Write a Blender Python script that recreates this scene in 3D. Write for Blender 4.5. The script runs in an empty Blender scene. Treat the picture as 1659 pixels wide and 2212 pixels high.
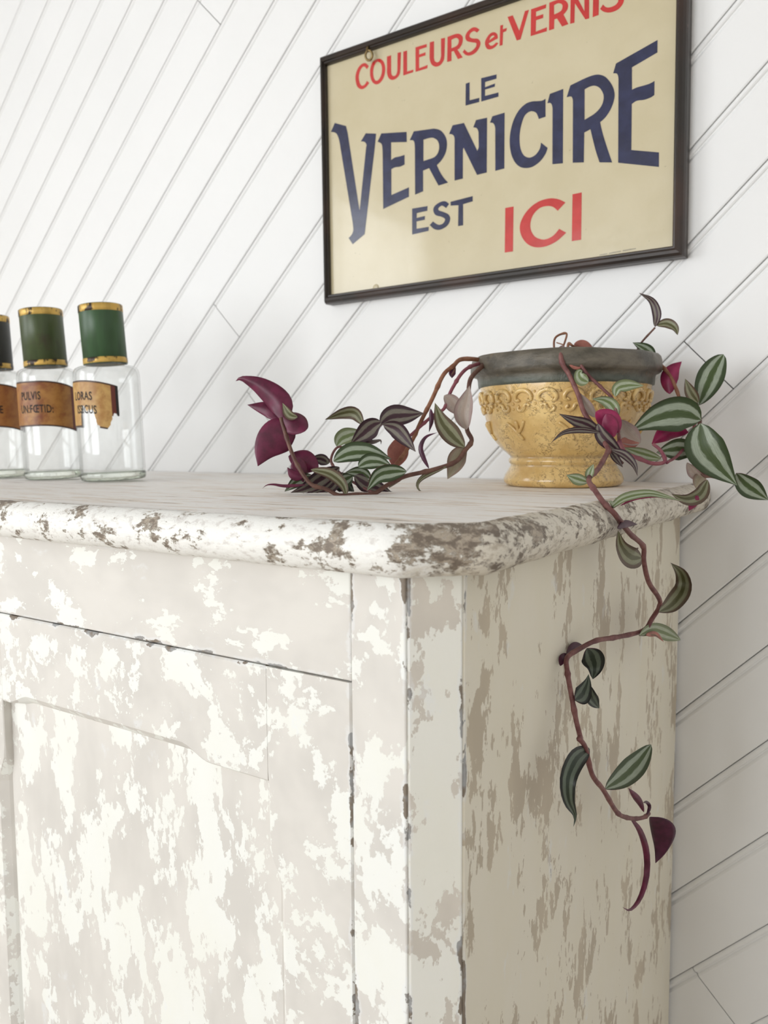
import bpy, bmesh, math, random
from mathutils import Vector, Matrix, noise

random.seed(7)
SC = bpy.context.scene
COL = SC.collection
PI = math.pi
R_ = math.radians

# ------------------------------------------------------------------ camera
# origin: back right corner of the cabinet top; +x right along the wall, +y into the wall, z up
IMG_W, IMG_H, FPX = 1659.0, 2212.0, 1782.3
CAM = Vector((0.2311, -0.8952, 0.0461))
FWD = Vector((-0.5630, 0.8220, -0.0859)).normalized()
RGT = Vector((0.8254, 0.5645, -0.0071)); RGT = (RGT - FWD * RGT.dot(FWD)).normalized()
UPV = RGT.cross(FWD)
cd = bpy.data.cameras.new('camera')
cam = bpy.data.objects.new('camera', cd); COL.objects.link(cam)
cam.matrix_world = Matrix(((RGT.x, UPV.x, -FWD.x, CAM.x), (RGT.y, UPV.y, -FWD.y, CAM.y), (RGT.z, UPV.z, -FWD.z, CAM.z), (0, 0, 0, 1)))
cd.sensor_fit = 'VERTICAL'; cd.sensor_height = 36.0; cd.lens = 36.0 * FPX / IMG_H
cd.clip_start = 0.02; cd.clip_end = 60
cd.dof.use_dof = True; cd.dof.focus_distance = 0.62; cd.dof.aperture_fstop = 10.0
SC.camera = cam

# ------------------------------------------------------------------ world, daylight, exposure
FLOOR_Z, CEIL_Z = -0.92, 1.62
X0, X1, Y0 = -2.3, 1.3, -3.5          # left wall, right wall, wall behind the camera
world = bpy.data.worlds.new('world'); SC.world = world; world.use_nodes = True
wn = world.node_tree.nodes; wl = world.node_tree.links
wn['Background'].inputs['Color'].default_value = (0.92, 0.96, 1.0, 1)
wn['Background'].inputs['Strength'].default_value = 1.0

def window_light(name, loc, direction, sx, sz, power, col):
    l = bpy.data.lights.new(name, 'AREA'); l.shape = 'RECTANGLE'; l.size = sx; l.size_y = sz
    l.energy = power; l.color = col
    o = bpy.data.objects.new(name, l); COL.objects.link(o); o.location = loc
    o.rotation_euler = Vector(direction).to_track_quat('-Z', 'Z').to_euler()
    return o
WIN_L = dict(y0=-3.3, y1=-1.6, z0=-0.55, z1=1.35)      # window in the left wall
WIN_FILL = dict(x0=-1.7, x1=-0.1, z0=-0.55, z1=0.95)          # added unseen window behind the camera, placed for fill light
window_light('daylight_left_window', (X0 - 0.06, (WIN_L['y0'] + WIN_L['y1']) / 2, (WIN_L['z0'] + WIN_L['z1']) / 2), (1, 0, 0), 1.7, 1.9, 50, (0.95, 0.978, 1.0))
window_light('added_rear_fill', ((WIN_FILL['x0'] + WIN_FILL['x1']) / 2, Y0 - 0.06, (WIN_FILL['z0'] + WIN_FILL['z1']) / 2), (0, 1, 0), 1.6, 1.5, 58, (0.95, 0.978, 1.0))  # added fill lamp in the rear opening, evens the wall and cabinet front

SC.view_settings.view_transform = 'Standard'
try: SC.view_settings.look = 'None'
except Exception: pass
SC.view_settings.gamma = 1.0
SC.view_settings.use_curve_mapping = False
SC.view_settings.exposure = -0.09
SC.cycles.use_denoising = True
SC.cycles.max_bounces = 9
SC.cycles.diffuse_bounces = 5
SC.cycles.glossy_bounces = 3
SC.cycles.use_adaptive_sampling = True
SC.cycles.adaptive_threshold = 0.03
SC.cycles.transparent_max_bounces = 24
SC.cycles.sample_clamp_indirect = 6.0

# ------------------------------------------------------------------ helpers
def ray(px, py):
    return FWD + RGT * ((px - IMG_W / 2) / FPX) - UPV * ((py - IMG_H / 2) / FPX)
def atD(px, py, D): return CAM + ray(px, py) * D
def atX(px, py, X):
    d = ray(px, py); return CAM + d * ((X - CAM.x) / d.x)

def link(o, parent=None):
    COL.objects.link(o)
    if parent is not None: o.parent = parent
    return o
def empty(name, loc=(0, 0, 0), label=None, cat=None, group=None):
    o = bpy.data.objects.new(name, None); o.empty_display_size = 0.05; o.location = loc
    tag(o, label, cat, group); return link(o)
def tag(o, label=None, cat=None, group=None, kind=None):
    if label: o['label'] = label
    if cat: o['category'] = cat
    if group: o['group'] = group
    if kind: o['kind'] = kind
    return o
def mesh(name, verts, faces, mats, parent=None, smooth=False, fmat=None, uv=None, attr=None, off=None):
    """one mesh object; off = the parent's location, taken away from world coordinates"""
    if off is not None: verts = [(v[0] - off[0], v[1] - off[1], v[2] - off[2]) for v in verts]
    me = bpy.data.meshes.new(name); me.from_pydata([tuple(v) for v in verts], [], faces)
    for m in (mats if isinstance(mats, (list, tuple)) else [mats]): me.materials.append(m)
    if fmat: me.polygons.foreach_set('material_index', fmat)
    if smooth: me.polygons.foreach_set('use_smooth', [True] * len(me.polygons))
    if uv:
        l = me.uv_layers.new(name='UVMap')
        for i, lp in enumerate(me.loops): l.data[i].uv = uv[lp.vertex_index]
    if attr:
        a = me.attributes.new('wear', 'FLOAT', 'POINT'); a.data.foreach_set('value', attr)
    me.update()
    return link(bpy.data.objects.new(name, me), parent)

def lathe(profile, n=64, cap0=False, cap1=False):
    """profile of (r, z); returns verts, faces round the z axis"""
    V, F = [], []
    for r, z in profile:
        for k in range(n):
            a = 2 * PI * k / n; V.append((r * math.cos(a), r * math.sin(a), z))
    for i in range(len(profile) - 1):
        for k in range(n):
            k2 = (k + 1) % n
            F.append((i * n + k, i * n + k2, (i + 1) * n + k2, (i + 1) * n + k))
    if cap0: F.append(tuple(reversed(range(n))))
    if cap1: F.append(tuple((len(profile) - 1) * n + k for k in range(n)))
    return V, F

def catmull(P, per=6, closed=False):
    out = []; n = len(P); seg = n if closed else n - 1
    for i in range(seg):
        p0 = P[(i - 1) % n] if closed or i > 0 else P[i] * 2 - P[i + 1]
        p1, p2 = P[i], P[(i + 1) % n]
        p3 = P[(i + 2) % n] if closed or i + 2 < n else P[(i + 1) % n] * 2 - P[i]
        for k in range(per):
            t = k / per
            out.append(0.5 * ((2 * p1) + (p2 - p0) * t + (2 * p0 - 5 * p1 + 4 * p2 - p3) * t * t + (3 * p1 - p0 - 3 * p2 + p3) * t ** 3))
    if not closed: out.append(P[-1].copy())
    return out

def tube(path, rad, n=8, V=None, F=None):
    """tube along path; rad is a number or one radius per point"""
    V = [] if V is None else V; F = [] if F is None else F
    b = len(V); m = len(path)
    if not isinstance(rad, (list, tuple)): rad = [rad] * m
    nrm = None
    for i, p in enumerate(path):
        t = (path[min(i + 1, m - 1)] - path[max(i - 1, 0)]).normalized()
        if nrm is None:
            nrm = t.orthogonal().normalized()
        else:
            nrm = (nrm - t * nrm.dot(t)); nrm = nrm.normalized() if nrm.length > 1e-9 else t.orthogonal().normalized()
        bn = t.cross(nrm)
        for k in range(n):
            a = 2 * PI * k / n
            V.append(p + (nrm * math.cos(a) + bn * math.sin(a)) * rad[i])
    for i in range(m - 1):
        for k in range(n):
            k2 = (k + 1) % n
            F.append((b + i * n + k, b + i * n + k2, b + (i + 1) * n + k2, b + (i + 1) * n + k))
    F.append(tuple(b + k for k in reversed(range(n))))
    F.append(tuple(b + (m - 1) * n + k for k in range(n)))
    return V, F

def boxmesh(x0, x1, y0, y1, z0, z1, bev=0.0012, mar=0.006):
    """box with softened edges; gives verts, faces and a wear value that is 1 along the edges"""
    def axis(a, b):
        L = b - a; e = min(bev, L * 0.2); m = min(mar, L * 0.4)
        return [a, a + e, a + m, b - m, b - e, b]
    A = [axis(x0, x1), axis(y0, y1), axis(z0, z1)]
    idx = {}; V = []; W = []
    def vid(i, j, k):
        key = (i, j, k)
        if key in idx: return idx[key]
        c = [A[0][i], A[1][j], A[2][k]]; q = (i, j, k)
        ext = [q[d] in (0, 5) for d in range(3)]
        if sum(ext) >= 2:
            for d in range(3):
                if ext[d]:
                    e = A[d][1] - A[d][0]
                    c[d] += (e if q[d] == 0 else -e) * 0.3
        V.append(tuple(c)); W.append(1.0 if sum(x in (0, 1, 4, 5) for x in q) >= 2 else 0.0)
        idx[key] = len(V) - 1; return idx[key]
    F = []
    for d in range(3):
        o = [(d + 1) % 3, (d + 2) % 3]
        for side in (0, 5):
            for a in range(5):
                for b in range(5):
                    q = []
                    for da, db in ((0, 0), (1, 0), (1, 1), (0, 1)):
                        c = [0, 0, 0]; c[d] = side; c[o[0]] = a + da; c[o[1]] = b + db
                        q.append(vid(*c))
                    F.append(tuple(q) if side == 5 else tuple(reversed(q)))
    return V, F, W

# ------------------------------------------------------------------ materials
class NT:
    def __init__(s, name):
        s.m = bpy.data.materials.new(name); s.m.use_nodes = True
        s.t = s.m.node_tree; s.t.nodes.clear()
        s.out = s.n('ShaderNodeOutputMaterial')
    def n(s, typ, **kw):
        o = s.t.nodes.new(typ)
        for k, v in kw.items(): setattr(o, k, v)
        return o
    def l(s, a, b): s.t.links.new(a, b)
    def val(s, sock, v):
        if hasattr(v, 'links'): s.l(v, sock)
        elif isinstance(v, (tuple, list)) and len(v) == 3 and sock.type == 'RGBA': sock.default_value = (*v, 1)
        else: sock.default_value = v
    def coord(s, scale=(1, 1, 1), loc=(0, 0, 0), rot=(0, 0, 0), src='Object'):
        tc = s.n('ShaderNodeTexCoord'); mp = s.n('ShaderNodeMapping')
        s.l(tc.outputs[src], mp.inputs['Vector'])
        mp.inputs['Scale'].default_value = scale; mp.inputs['Location'].default_value = loc; mp.inputs['Rotation'].default_value = rot
        return mp.outputs['Vector']
    def noise(s, vec, scale, detail=4, rough=0.55, dist=0.0):
        o = s.n('ShaderNodeTexNoise'); s.l(vec, o.inputs['Vector'])
        o.inputs['Scale'].default_value = scale; o.inputs['Detail'].default_value = detail
        o.inputs['Roughness'].default_value = rough; o.inputs['Distortion'].default_value = dist
        return o.outputs['Fac']
    def math(s, op, a, b=0.0, c=0.0, clamp=False):
        o = s.n('ShaderNodeMath', operation=op, use_clamp=clamp)
        s.val(o.inputs[0], a); s.val(o.inputs[1], b); s.val(o.inputs[2], c)
        return o.outputs[0]
    def step(s, x, lo, hi):
        o = s.n('ShaderNodeMapRange', interpolation_type='SMOOTHSTEP')
        s.val(o.inputs['Value'], x); o.inputs['From Min'].default_value = lo; o.inputs['From Max'].default_value = hi
        return o.outputs['Result']
    def mix(s, f, a, b):
        o = s.n('ShaderNodeMix', data_type='RGBA')
        s.val(o.inputs[0], f); s.val(o.inputs[6], a); s.val(o.inputs[7], b)
        return o.outputs[2]
    def bump(s, h, strength=0.3, dist=0.001, normal=None):
        o = s.n('ShaderNodeBump'); s.l(h, o.inputs['Height'])
        o.inputs['Strength'].default_value = strength; o.inputs['Distance'].default_value = dist
        if normal is not None: s.l(normal, o.inputs['Normal'])
        return o.outputs['Normal']
    def bsdf(s, col, rough=0.6, normal=None, spec=0.4, metal=0.0, coat=0.0, coat_rough=0.1, **kw):
        o = s.n('ShaderNodeBsdfPrincipled')
        s.val(o.inputs['Base Color'], col); s.val(o.inputs['Roughness'], rough); s.val(o.inputs['Metallic'], metal)
        o.inputs['Specular IOR Level'].default_value = spec
        if coat: o.inputs['Coat Weight'].default_value = coat; o.inputs['Coat Roughness'].default_value = coat_rough
        if normal is not None: s.l(normal, o.inputs['Normal'])
        return o.outputs['BSDF']
    def done(s, sh):
        s.l(sh, s.out.inputs['Surface']); return s.m

def plain(name, col, rough=0.6, spec=0.4, metal=0.0, coat=0.0, var=0.0, vscale=40):
    t = NT(name); c = col
    if var:
        f = t.noise(t.coord(), vscale, 5)
        c = t.mix(t.step(f, 0.3, 0.7), tuple(x * (1 - var) for x in col), tuple(min(1, x * (1 + var)) for x in col))
    return t.done(t.bsdf(c, rough, spec=spec, metal=metal, coat=coat))

def paint_mat(name, top, under, stretch, loc, cover, scale=26, wood=(0.23, 0.19, 0.15), grey=(0.36, 0.36, 0.36), fine=1.0, drift=None, rough=0.55):
    """old paint: flakes of a newer coat over an older one, bare wood along worn edges"""
    t = NT(name)
    v = t.coord(scale=stretch, loc=loc)
    big = t.noise(v, scale, 8, 0.60, 0.25)
    fin = t.noise(v, scale * 5.5, 5, 0.62, 0.1)
    h = t.math('ADD', big, t.math('MULTIPLY', t.math('SUBTRACT', fin, 0.5), 0.30 * fine))
    if drift:
        sep = t.n('ShaderNodeSeparateXYZ'); t.l(t.coord(), sep.inputs[0])
        for ax, k in drift: h = t.math('ADD', h, t.math('MULTIPLY', sep.outputs[ax], k))
    flake = t.step(h, cover - 0.006, cover + 0.006)
    tone = t.noise(t.coord(scale=(stretch[0] * 2, stretch[1] * 2, stretch[2] * 2), loc=(3, 1, 7)), 9, 3, 0.6)
    u2 = t.mix(t.step(tone, 0.35, 0.65), tuple(x * 0.94 for x in under), tuple(min(1, x * 1.05) for x in under))
    t2 = t.mix(t.step(tone, 0.3, 0.7), top, tuple(x * y for x, y in zip(top, (0.985, 0.98, 0.95))))
    c = t.mix(flake, u2, t2)
    at = t.n('ShaderNodeAttribute', attribute_name='wear')
    wv = t.noise(t.coord(scale=stretch, loc=(9, 4, 2)), 38, 6, 0.62, 0.1)
    wear_w = t.step(t.math('ADD', t.math('MULTIPLY', at.outputs['Fac'], 0.20), wv), 0.735, 0.75)
    wear_g = t.step(t.math('ADD', t.math('MULTIPLY', at.outputs['Fac'], 0.20), wv), 0.62, 0.70)
    c = t.mix(t.math('MULTIPLY', wear_g, 0.35), c, tuple(min(1.0, x * 1.0) for x in (0.80, 0.82, 0.84)))
    wt = t.mix(t.step(t.noise(t.coord(), 60, 3), 0.45, 0.6), wood, grey)
    c = t.mix(wear_w, c, wt)
    ht = t.math('ADD', t.math('MULTIPLY', flake, 0.6), t.math('MULTIPLY', fin, 0.5))
    ht = t.math('SUBTRACT', ht, wear_w)
    nb = t.bump(ht, 0.35, 0.0006)
    return t.done(t.bsdf(c, rough, nb, spec=0.3))

M_WALL = None
def make_wall_mat():
    t = NT('white_painted_boards')
    v = t.coord(rot=(0, R_(44.3), 0), scale=(1, 1, 6))
    g = t.noise(v, 30, 4, 0.55)
    f = t.noise(t.coord(), 900, 1, 0.5)
    c = t.mix(t.step(t.noise(t.coord(), 5, 4), 0.3, 0.7), (0.825, 0.822, 0.815), (0.845, 0.842, 0.835))
    h = t.math('ADD', t.math('MULTIPLY', g, 0.5), t.math('MULTIPLY', f, 0.25))
    return t.done(t.bsdf(c, 0.5, t.bump(h, 0.12, 0.0008), spec=0.25))
M_WALL = make_wall_mat()
M_WALL_BACK = plain('board_backing', (0.50, 0.48, 0.46), 0.9, var=0.2)
M_PLASTER = plain('room_plaster', (0.83, 0.82, 0.80), 0.85, spec=0.2, var=0.02)
M_CEIL = plain('ceiling_paint', (0.45, 0.44, 0.43), 0.9, spec=0.2, var=0.02)
M_WINDOW = plain('window_paint', (0.82, 0.82, 0.80), 0.5, var=0.03)
def make_floor_mat():
    t = NT('oak_floor')
    g = t.noise(t.coord(scale=(1.5, 18, 1)), 6, 8, 0.6)
    return t.done(t.bsdf(t.mix(t.step(g, 0.3, 0.7), (0.33, 0.27, 0.20), (0.43, 0.36, 0.28)), 0.45, spec=0.4))
M_FLOOR = make_floor_mat()

# ------------------------------------------------------------------ room shell
def slab(name, x0, x1, y0, y1, z0, z1, m, parent=None):
    V = [(x, y, z) for x in (x0, x1) for y in (y0, y1) for z in (z0, z1)]
    F = [(0, 1, 3, 2), (4, 6, 7, 5), (0, 4, 5, 1), (2, 3, 7, 6), (0, 2, 6, 4), (1, 5, 7, 3)]
    return mesh(name, V, F, m, parent)
tag(slab('floor', X0 - 0.2, X1 + 0.2, Y0 - 0.2, 0.1, FLOOR_Z - 0.1, FLOOR_Z, M_FLOOR), kind='structure')
tag(slab('ceiling', X0 - 0.2, X1 + 0.2, Y0 - 0.2, 0.1, CEIL_Z, CEIL_Z + 0.1, M_CEIL), kind='structure')
tag(slab('wall_right', X1, X1 + 0.1, Y0 - 0.1, 0.05, FLOOR_Z, CEIL_Z, M_PLASTER), kind='structure')
def wall_with_hole(name, axis, pos, thick, a0, a1, h0, h1, b0, b1):
    """wall across axis at pos; hole h0..h1 along the wall, b0..b1 in z"""
    V, F = [], []
    def bx(p, q, r, s):
        n = len(V)
        for t in (pos, pos - thick):
            for a in (p, q):
                for z in (r, s):
                    V.append((t, a, z) if axis == 'x' else (a, t, z))
        F.extend([tuple(n + i for i in f) for f in ((0, 1, 3, 2), (4, 6, 7, 5), (0, 4, 5, 1), (2, 3, 7, 6), (0, 2, 6, 4), (1, 5, 7, 3))])
    bx(a0, h0, FLOOR_Z, CEIL_Z); bx(h1, a1, FLOOR_Z, CEIL_Z); bx(h0, h1, FLOOR_Z, b0); bx(h0, h1, b1, CEIL_Z)
    return tag(mesh(name, V, F, M_PLASTER), kind='structure')
wall_with_hole('wall_left', 'x', X0, 0.1, Y0, 0.05, WIN_L['y0'], WIN_L['y1'], WIN_L['z0'], WIN_L['z1'])
wall_with_hole('wall_front', 'y', Y0, 0.1, X0, X1, WIN_FILL['x0'], WIN_FILL['x1'], WIN_FILL['z0'], WIN_FILL['z1'])
def window_frame(name, axis, pos, a0, a1, z0, z1):
    root = tag(empty(name, (0, 0, 0)), kind='structure')
    def bar(nm, p, q, r, s):
        d = 0.018
        if axis == 'x': slab(nm, pos - d, pos + d, p, q, r, s, M_WINDOW, root)
        else: slab(nm, p, q, pos - d, pos + d, r, s, M_WINDOW, root)
    w = 0.045
    bar('window_frame', a0, a0 + w, z0, z1); bar('window_frame', a1 - w, a1, z0, z1)
    bar('window_frame', a0 + w, a1 - w, z0, z0 + w); bar('window_frame', a0 + w, a1 - w, z1 - w, z1)
    mid = (a0 + a1) / 2; bar('muntin', mid - 0.02, mid + 0.02, z0 + w, z1 - w)
    zm = z0 + (z1 - z0) * 0.55
    bar('muntin', a0 + w, mid - 0.02, zm - 0.015, zm + 0.015); bar('muntin', mid + 0.02, a1 - w, zm - 0.015, zm + 0.015)
window_frame('window_1', 'x', X0 - 0.02, WIN_L['y0'], WIN_L['y1'], WIN_L['z0'], WIN_L['z1'])
window_frame('added_fill_window', 'y', Y0 - 0.02, WIN_FILL['x0'], WIN_FILL['x1'], WIN_FILL['z0'], WIN_FILL['z1'])  # frame of the added rear fill opening

# the boarded wall: beaded boards at about 45 degrees, every board an object
wall_back = tag(slab('wall_back', X0, X1, 0.0065, 0.06, FLOOR_Z, CEIL_Z, M_WALL_BACK), kind='structure')
TH = R_(44.3); UA = (math.cos(TH), math.sin(TH)); NA = (-math.sin(TH), math.cos(TH))
GROOVES = [(-0.323, -0.248), (-0.251, -0.18), (-0.1784, -0.114), (-0.1075, -0.06), (-0.0366, 0), (0.0355, 0.07), (0.1071, 0.14), (0.1759, 0.157), (0.2454, 0.013),
           (0.3152, -0.1), (0.3853, -0.17), (0.4555, -0.40), (0.5245, -0.48), (0.592, -0.55), (0.6591, -0.1), (0.7243, 0.013), (0.7904, -0.028), (0.8567, -0.07),
           (0.9253, -0.113), (0.9917, -0.154), (1.0574, -0.195), (1.1234, -0.237), (1.1925, -0.28), (1.2575, -0.33), (1.3187, -0.31), (1.3857, -0.3)]
while GROOVES[0][0] > -2.2: GROOVES.insert(0, (GROOVES[0][0] - 0.0718, -0.3))
while GROOVES[-1][0] < 2.9: GROOVES.append((GROOVES[-1][0] + 0.0665, -0.3))
def groove_angle(n):
    n = max(-0.33, min(1.4, n)); return 1.055 * n * n - 2.40 * n + 0.117
def groove_line(i):
    n, s0 = GROOVES[i]; b = math.tan(R_(groove_angle(n)))
    return lambda s: n + (s - s0) * b
JOINTS = {0.9588: [-0.023], 1.32: [-0.387], 0.625: [-0.317], 0.49: [-0.3636], 0.072: [0.101], -0.43: [-0.355]}
def clip_row(nf, w, top):
    """range of s in which the row w below the upper groove stays inside the wall"""
    lo, hi = None, None
    s = -3.5
    while s < 3.5:
        n = nf(s) - w
        x = s * UA[0] + n * NA[0]; z = s * UA[1] + n * NA[1]
        if X0 <= x <= X1 and FLOOR_Z <= z <= CEIL_Z:
            if lo is None: lo = s
            hi = s
        s += 0.01
    return lo, hi
for i in range(len(GROOVES) - 1):
    up, low = groove_line(i + 1), groove_line(i)
    W0 = up(0) - low(0)
    nmid = (GROOVES[i][0] + GROOVES[i + 1][0]) / 2
    # (fraction of width kept from the lower groove?, w, depth)
    prof = [(0.0002, 0.0062), (0.0003, 0.0018), (0.0014, 0.0008), (0.0026, 0.0003), (0.0040, 0.0001), (0.0053, 0.0008), (0.0062, 0.0021), (0.0072, 0.0024), (0.0084, 0.0009), (0.0100, 0.0), (-0.0022, 0.0), (-0.0008, 0.0006), (-0.0001, 0.0062)]
    lo, hi = None, None
    rngs = [clip_row(up, (w if w >= 0 else W0 + w), 0) for w, _ in (prof[0], prof[9], prof[-1])]
    if any(r[0] is None for r in rngs): continue
    cuts = []
    for k, js in JOINTS.items():
        if abs(k - nmid) < 0.03: cuts = js
    segs = []; last = None
    for c in cuts: segs.append((last, c - 0.0006)); last = c + 0.0006
    segs.append((last, None))
    dy = random.uniform(-0.0004, 0.0004)
    for a, b in segs:
        V = []; m = len(prof)
        for w, d in prof:
            q = w if w >= 0 else W0 + w
            r0, r1 = rngs[0] if q < 0.007 else (rngs[1] if q < W0 * 0.5 else rngs[2])
            s0 = r0 if a is None else a; s1 = r1 if b is None else b
            for s in (s0, s1):
                n = up(s) - w if w >= 0 else low(s) - w
                V.append((s * UA[0] + n * NA[0], d + (dy if d < 0.005 else 0), s * UA[1] + n * NA[1]))
        F = [(2 * k, 2 * k + 1, 2 * k + 3, 2 * k + 2) for k in range(m - 1)]
        F += [tuple(2 * k for k in range(m)), tuple(2 * k + 1 for k in reversed(range(m)))]
        mesh('board', V, F, M_WALL, wall_back)

# ------------------------------------------------------------------ the painted cabinet
DEP, CH = 0.5, 0.02426             # depth, size of the cut corner
TOPW, BEIGE = (0.84, 0.842, 0.805), (0.68, 0.65, 0.605)
P_RAIL = paint_mat('old_paint_rail', TOPW, BEIGE, (0.6, 1, 1.0), (0.3, 0, 0), 0.57, 28, fine=1.2)
P_STILE = paint_mat('old_paint_stile', TOPW, BEIGE, (1, 1, 0.7), (1.3, 0, 0.2), 0.362, 36, drift=((2, -0.19),))
P_POST = paint_mat('old_paint_post', (0.84, 0.83, 0.77), (0.66, 0.61, 0.54), (1, 1, 0.6), (2.1, 0.4, 0.5), 0.445, 40)
P_DOOR = paint_mat('old_paint_door', TOPW, BEIGE, (1, 1, 0.9), (5.2, 0, 1.4), 0.535, 27, fine=1.25)
P_PANEL = paint_mat('old_paint_panel', TOPW, BEIGE, (1, 1, 0.5), (7.7, 0, 3.2), 0.515, 27, fine=1.25)
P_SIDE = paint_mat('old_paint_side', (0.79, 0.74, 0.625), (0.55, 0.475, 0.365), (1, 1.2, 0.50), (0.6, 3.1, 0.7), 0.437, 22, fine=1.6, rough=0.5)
M_WOOD = plain('bare_old_wood', (0.20, 0.135, 0.085), 0.85, var=0.4, vscale=90)
def make_top_mat():
    t = NT('whitewashed_top')
    st = t.noise(t.coord(scale=(0.16, 1, 1), loc=(0, 0, 3)), 95, 6, 0.66, 0.25)
    br = t.noise(t.coord(scale=(0.3, 1, 1)), 13, 5, 0.6)
    sep = t.n('ShaderNodeSeparateXYZ'); t.l(t.coord(), sep.inputs[0])
    base = t.mix(t.step(t.math('ADD', br, t.math('MULTIPLY', sep.outputs[0], 0.35)), 0.30, 0.62), (0.84, 0.79, 0.765), (0.80, 0.72, 0.635))
    c = t.mix(t.step(st, 0.50, 0.60), (0.93, 0.905, 0.875), base)
    c = t.mix(t.step(st, 0.635, 0.69), c, (0.27, 0.23, 0.20))
    fleck = t.noise(t.coord(scale=(0.35, 1, 1), loc=(4, 0, 0)), 240, 4, 0.6)
    c = t.mix(t.step(fleck, 0.64, 0.68), c, (0.80, 0.77, 0.70))
    return t.done(t.bsdf(c, 0.55, t.bump(t.math('SUBTRACT', fleck, t.math('MULTIPLY', st, 1.2)), 0.5, 0.0009), spec=0.3))
def make_nose_mat():
    t = NT('chipped_edge_paint')
    a = t.noise(t.coord(scale=(0.75, 0.75, 1.0)), 44, 8, 0.68, 0.15)
    b = t.noise(t.coord(scale=(0.55, 0.55, 1.0), loc=(5, 2, 1)), 230, 5, 0.70, 0.2)
    sep = t.n('ShaderNodeSeparateXYZ'); t.l(t.coord(), sep.inputs[0])
    # the corner and the right-hand side have lost most of their paint
    dist = t.n('ShaderNodeVectorMath', operation='DISTANCE'); t.l(t.coord(scale=(1, 1, 0)), dist.inputs[0]); dist.inputs[1].default_value = (0.525, -0.265, 0)
    cx = t.math('ADD', t.math('MULTIPLY', t.step(dist.outputs['Value'], 0.13, 0.01), 0.078), t.math('MULTIPLY', t.step(sep.outputs[0], 0.52, 0.545), 0.03))
    h = t.math('SUBTRACT', t.math('ADD', a, t.math('MULTIPLY', t.math('SUBTRACT', b, 0.5), 0.5)), cx)
    wood = t.mix(t.step(b, 0.42, 0.58), (0.20, 0.16, 0.125), (0.46, 0.39, 0.31))
    paint = t.mix(t.step(b, 0.36, 0.50), (0.70, 0.67, 0.63), (0.87, 0.86, 0.82))
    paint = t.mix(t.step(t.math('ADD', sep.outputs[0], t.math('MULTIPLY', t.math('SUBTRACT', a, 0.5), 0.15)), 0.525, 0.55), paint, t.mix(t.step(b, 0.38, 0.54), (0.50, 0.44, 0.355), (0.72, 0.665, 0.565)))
    c = t.mix(t.step(h, 0.375, 0.388), wood, t.mix(t.step(h, 0.415, 0.425), (0.60, 0.54, 0.46), paint))
    ht = t.math('ADD', t.step(h, 0.37, 0.43), t.math('MULTIPLY', b, 0.9))
    return t.done(t.bsdf(c, 0.5, t.bump(ht, 0.7, 0.0012), spec=0.35))
M_TOP, M_NOSE = make_top_mat(), make_nose_mat()

CB = Vector((-0.53, -0.25, FLOOR_Z))
cab = empty('painted_cabinet', CB, 'low cream wooden cabinet with flaking paint, cut corner and thick rounded top, against boarded wall', 'cabinet')
def part(name, V, F, m, parent=cab, **kw): return mesh(name, V, F, m, parent, off=CB, **kw)
def bpart(name, x0, x1, y0, y1, z0, z1, m, parent=cab, bev=0.0012, mar=0.006):
    V, F, W = boxmesh(x0, x1, y0, y1, z0, z1, bev, mar)
    return part(name, V, F, m, parent, attr=W)
XL = -1.06                                       # left end of the cabinet body
ZT, ZB = -0.0295, FLOOR_Z
YF = -DEP
bpart('top_rail', XL + 0.0645, -0.06445, YF, YF + 0.022, -0.1003, ZT, P_RAIL)
bpart('stile', -0.0643, -CH - 0.0004, YF - 0.0006, YF + 0.022, ZB + 0.06, ZT, P_STILE)
bpart('stile', XL, XL + 0.064, YF, YF + 0.022, ZB + 0.06, ZT, P_STILE)
bpart('plinth', XL, -0.03, YF + 0.012, YF + 0.03, ZB, ZB + 0.0598, P_RAIL)
# corner post: a board set at 45 degrees across the corner
c45 = math.sqrt(0.5)
V, F, W = boxmesh(-CH / c45 / 2 + 0.0005, CH / c45 / 2 - 0.0005, 0.0, 0.018, ZB, ZT, 0.0012, 0.005)
mid = Vector((-CH / 2, -DEP + CH / 2, 0))
V = [(mid.x + x * c45 - y * c45, mid.y + x * c45 + y * c45, z) for x, y, z in V]
part('corner_post', V, F, P_POST, attr=W)
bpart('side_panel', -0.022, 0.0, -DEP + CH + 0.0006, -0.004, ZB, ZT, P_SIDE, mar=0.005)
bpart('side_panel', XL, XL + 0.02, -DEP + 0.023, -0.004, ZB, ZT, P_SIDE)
# dark carcass behind the joints
part('carcass', *boxmesh(XL + 0.021, -0.034, YF + 0.035, -0.006, ZB + 0.06, ZT - 0.001)[:2], M_WOOD)

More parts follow.
